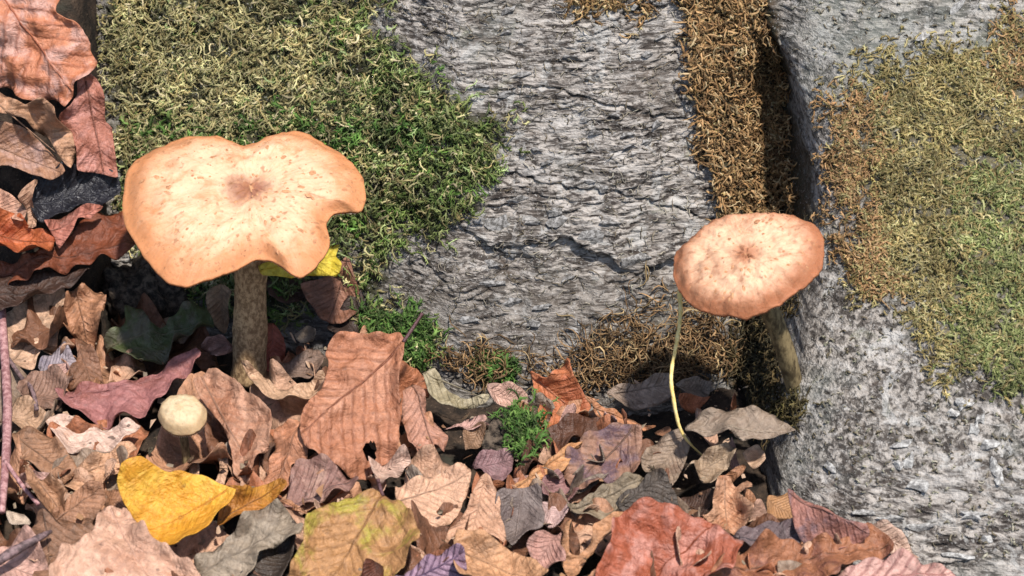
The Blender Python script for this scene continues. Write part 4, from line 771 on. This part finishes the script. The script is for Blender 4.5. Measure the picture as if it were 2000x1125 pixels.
# ------------------------------------------------------------------ small things
def lump(name, px, py, a, b, label, cat, mat, h=0.0, seed=0, amp=0.35):
    p = hit1(px, py, h); n1, n2 = 26, 44; V = []
    for i in range(n1):
        ph = math.pi * i / (n1 - 1)
        for k in range(n2):
            t = 2 * math.pi * k / n2; d = np.array([math.sin(ph) * math.cos(t), math.sin(ph) * math.sin(t), math.cos(ph)])
            q = 1 + amp * float(perlin(d[0] * 2.2 + d[2], d[1] * 2.2 - d[2] * 1.3, seed)) + 0.5 * amp * float(perlin(d[0] * 6 + d[2] * 3, d[1] * 6, seed + 1)); V.append(d * q * np.array([a, a * 0.8, b]) * 0.0002)
    return tag(link(name, mesh_fast(name, V, grid_faces(n1, n2, True), mat=mat), None, p), label, cat)
M_clod = plain('humus', (0.012, 0.009, 0.007), (0.10, 0.075, 0.055), 330, 0.85, bump=1.0)
lump('humus_clod', 275, 578, 78, 66, 'dark crumbly humus clod under the left rim of the big cap', 'clod', M_clod, 0.004, 4, 0.55)
lump('humus_clod', 990, 850, 60, 34, 'dark humus clod in the hollow by the pointed orange leaf', 'clod', M_clod, 0.0, 9, 0.5)
M_twig = plain('twig', (0.20, 0.09, 0.09), (0.42, 0.24, 0.23), 400, 0.5)
M_twigd = plain('twig', (0.06, 0.04, 0.04), (0.20, 0.13, 0.13), 400, 0.6)
def strip(name, px, rad, mat, label, cat, lift, sides=7):
    pts = np.array([hit1(x, y, l / 1000) for (x, y), l in zip(px, lift)]); q = spline(pts, 8)
    return tag(tube(name, q, rad if np.isscalar(rad) else np.interp(np.linspace(0, 1, len(q)), np.linspace(0, 1, len(rad)), rad), mat, None, sides, origin=q[0], bump=0.15, seed=len(label)), label, cat)
strip('twig', [(2, 585), (8, 680), (14, 780), (12, 880), (4, 1000)], [0.0016, 0.0018, 0.0019, 0.0017, 0.0012], M_twig, 'smooth pinkish twig lying over the leaves', 'twig', [16, 14, 14, 12, 10])
strip('twig', [(16, 700), (40, 735), (62, 760), (72, 800)], 0.0009, M_twigd, 'thin brown side twig branching beside the pinkish twig', 'twig', [13, 11, 10, 9])
strip('twig', [(10, 900), (45, 950), (75, 985)], 0.0008, M_twig, 'thin reddish twig beside the rolled tan leaf', 'twig', [13, 13, 13])
strip('twig', [(-20, 1105), (30, 1075), (80, 1048), (100, 1038)], [0.0016, 0.0018, 0.0012, 0.0006], M_twigd, 'dark purple twig at the pinkish leaf', 'twig', [14, 14, 14, 13])
M_straw = plain('straw', (0.66, 0.48, 0.16), (0.76, 0.60, 0.28), 300, 0.5)
def path3(pts, ys):
    out = []
    for (x, y), yy in zip(pts, ys):
        d = ray(np.array([float(x)]), np.array([float(y)]))[0]; out.append(CAM + d * ((yy - CAM[1]) / d[1]))
    return np.array(out)
q = spline(path3([(1327, 566), (1329, 610), (1323, 660), (1311, 730), (1316, 780), (1326, 830), (1342, 860), (1372, 890)], [-0.036, -0.048, -0.056, -0.062, -0.066, -0.068, -0.068, -0.066]), 8)
tag(tube('grass_stalk', q, np.interp(np.linspace(0, 1, len(q)), [0, 0.1, 0.8, 1], [0.0008, 0.0008, 0.0006, 0.0003]), M_straw, None, 7, origin=q[-1], bump=0.45), 'dry yellow grass stalk hanging from the tilted mushroom cap', 'grass')

# bark flakes lifting off the buttress and the trunk: pieces of the tree
M_flake = plain('bark_flake', (0.16, 0.152, 0.145), (0.42, 0.41, 0.39), 700, 0.8)
M_flake2 = plain('bark_flake', (0.07, 0.065, 0.06), (0.27, 0.26, 0.25), 700, 0.8)
def flake(px, py, a, b, rot, mat, seed):
    r = random.Random(seed); P, N = seat(np.array([float(px)]), np.array([float(py)])); p, n = P[0], N[0]
    ax = np.cross(n, [0, 0, 1.0]); ax /= np.linalg.norm(ax); bx = np.cross(n, ax); ca, sa = math.cos(rot), math.sin(rot); V = []; m = 9
    tilt = r.uniform(-0.3, 0.3)
    for lay in (0.0, 1.0):
        V.append(p + n * (0.0012 + 0.0007 * lay))
        for k in range(m):
            t = 2 * math.pi * k / m; j = r.uniform(0.5, 1.3) if lay == 0 else js[k]
            if lay == 0: js = js + [j] if k else [j]
            x, y = a * j * math.cos(t) * 0.0002, b * j * math.sin(t) * 0.0002
            V.append(p + ax * (x * ca - y * sa) + bx * (x * sa + y * ca) + n * (0.0004 + 0.0005 * lay + tilt * y + 0.0006 * math.sin(t * 2 + seed)))
    F = [(0, 1 + (k + 1) % m, 1 + k) for k in range(m)] + [(m + 1, m + 2 + k, m + 2 + (k + 1) % m) for k in range(m)]
    F2 = [(1 + k, 1 + (k + 1) % m, m + 2 + (k + 1) % m, m + 2 + k) for k in range(m)]
    me = bpy.data.meshes.new('bark_flake'); me.from_pydata([tuple(v) for v in V], [], F + F2); me.materials.append(mat); me.update(); link('bark_flake', me, tree)
for i, (x, y, a, b, t) in enumerate([(1762, 868, 20, 9, 0.5), (1776, 900, 9, 18, 0.2), (1795, 948, 18, 16, 0.4), (1757, 905, 14, 9, -0.3), (1930, 872, 20, 10, 0.3), (1945, 912, 10, 17, 0.5), (1952, 935, 8, 16, 0.3), (1905, 840, 12, 16, 0.2), (1918, 822, 9, 11, 0.8), (1882, 790, 18, 12, 0.1), (1862, 810, 12, 9, 0.3), (1625, 916, 16, 7, -0.2), (1690, 1000, 26, 6, 0.2), (1745, 1010, 30, 6, 0.2), (1800, 1030, 26, 7, 0.25), (1900, 1005, 24, 8, 0.2), (1930, 1060, 12, 10, 0.0), (1880, 1110, 28, 6, 0.1), (1870, 15, 8, 26, -0.6), (1800, 70, 14, 10, 0.7)]): flake(x, y, a, b, t, M_flake, i)
rf = random.Random(12)
for i in range(46):
    x, y = rf.uniform(790, 1320), rf.uniform(0, 660)
    if in_poly(np.array([x]), np.array([y]), MOSS_GREEN)[0]: continue
    flake(x, y, rf.uniform(10, 22), rf.uniform(3.5, 8), 0.2 + rf.uniform(-0.25, 0.25), M_flake2, 100 + i)
for i, (x, y, a, b) in enumerate([(930, 425, 22, 16), (975, 440, 26, 18), (1090, 432, 26, 14), (1160, 462, 26, 18), (1240, 505, 34, 12), (960, 560, 28, 8), (910, 630, 30, 7), (1060, 600, 26, 6), (1000, 600, 20, 8)]): flake(x, y, a, b, 0.15, M_flake2, 300 + i)

# crumbs of broken leaf strewn over the litter: nobody could count them
rc = np.random.default_rng(77); V = []; F = []; CC = []
cx, cy = rc.uniform(-60, 1700, 620), rc.uniform(640, 1160, 620)
ok = ~(((cx > 1480) & (cy < 980 + (cx - 1480) * 0.45)) | ((cx > 700) & (cy < 745)))
for p in hit(cx[ok], cy[ok], 0.002):
    p = p + np.array([0, 0, rc.uniform(-0.002, 0.005)]); L = rc.uniform(0.0006, 0.0022); a = rc.uniform(0, 6.28); b = rc.normal(0, 0.7); c = rc.normal(0, 0.7)
    ex = np.array([math.cos(a), math.sin(a), b * 0.6]); ey = np.array([-math.sin(a), math.cos(a), c * 0.6]); m = len(V); k = 5; el = rc.uniform(0.25, 0.9)
    V.append(p + np.array([0, 0, 0.0003]))
    for q in range(k):
        t = 2 * math.pi * q / k; j = rc.uniform(0.3, 1.4); V.append(p + L * j * (ex * math.cos(t) + el * ey * math.sin(t)))
    V.append(p - np.array([0, 0, 0.0003]))
    F += [(m, m + 1 + q, m + 1 + (q + 1) % k) for q in range(k)] + [(m + k + 1, m + 1 + (q + 1) % k, m + 1 + q) for q in range(k)]
    cc = np.array(alb([(190, 140, 104), (150, 104, 78), (222, 184, 156), (96, 70, 56), (60, 46, 40), (170, 150, 130)][rc.integers(6)])); CC += [cc] * (k + 2)
mcr = mesh_fast('leaf_crumbs', V, F, smooth=False, mat=M_moss); add_attr(mcr, 'Col', np.array(CC))
tag(link('leaf_crumbs', mcr), 'crumbs of broken leaves strewn through the litter', 'leaf crumbs', None, 'stuff')

# moss growing on the humus clod
rm = np.random.default_rng(5); n_ = 150; P = hit(rm.normal(1025, 17, n_), rm.normal(862, 22, n_), 0.003); P[:, 2] += 0.003; N = np.tile(np.array([0, -0.35, 0.94]), (n_, 1)) + rm.normal(0, 0.15, (n_, 3)); N /= np.linalg.norm(N, axis=1)[:, None]
tag(link('moss_tuft', strands('moss_tuft', P, N, rm.uniform(3, 7, n_) / 1000, rm.uniform(0.3, 0.55, n_) / 1000, brightg(rm.random(n_), rm.random(n_), rm), down=0.2, lift=(3, 8), leaf=1.5, seed=9)), 'fresh green moss tuft in the dark hollow beside the pointed orange leaf', 'moss', None, 'stuff')
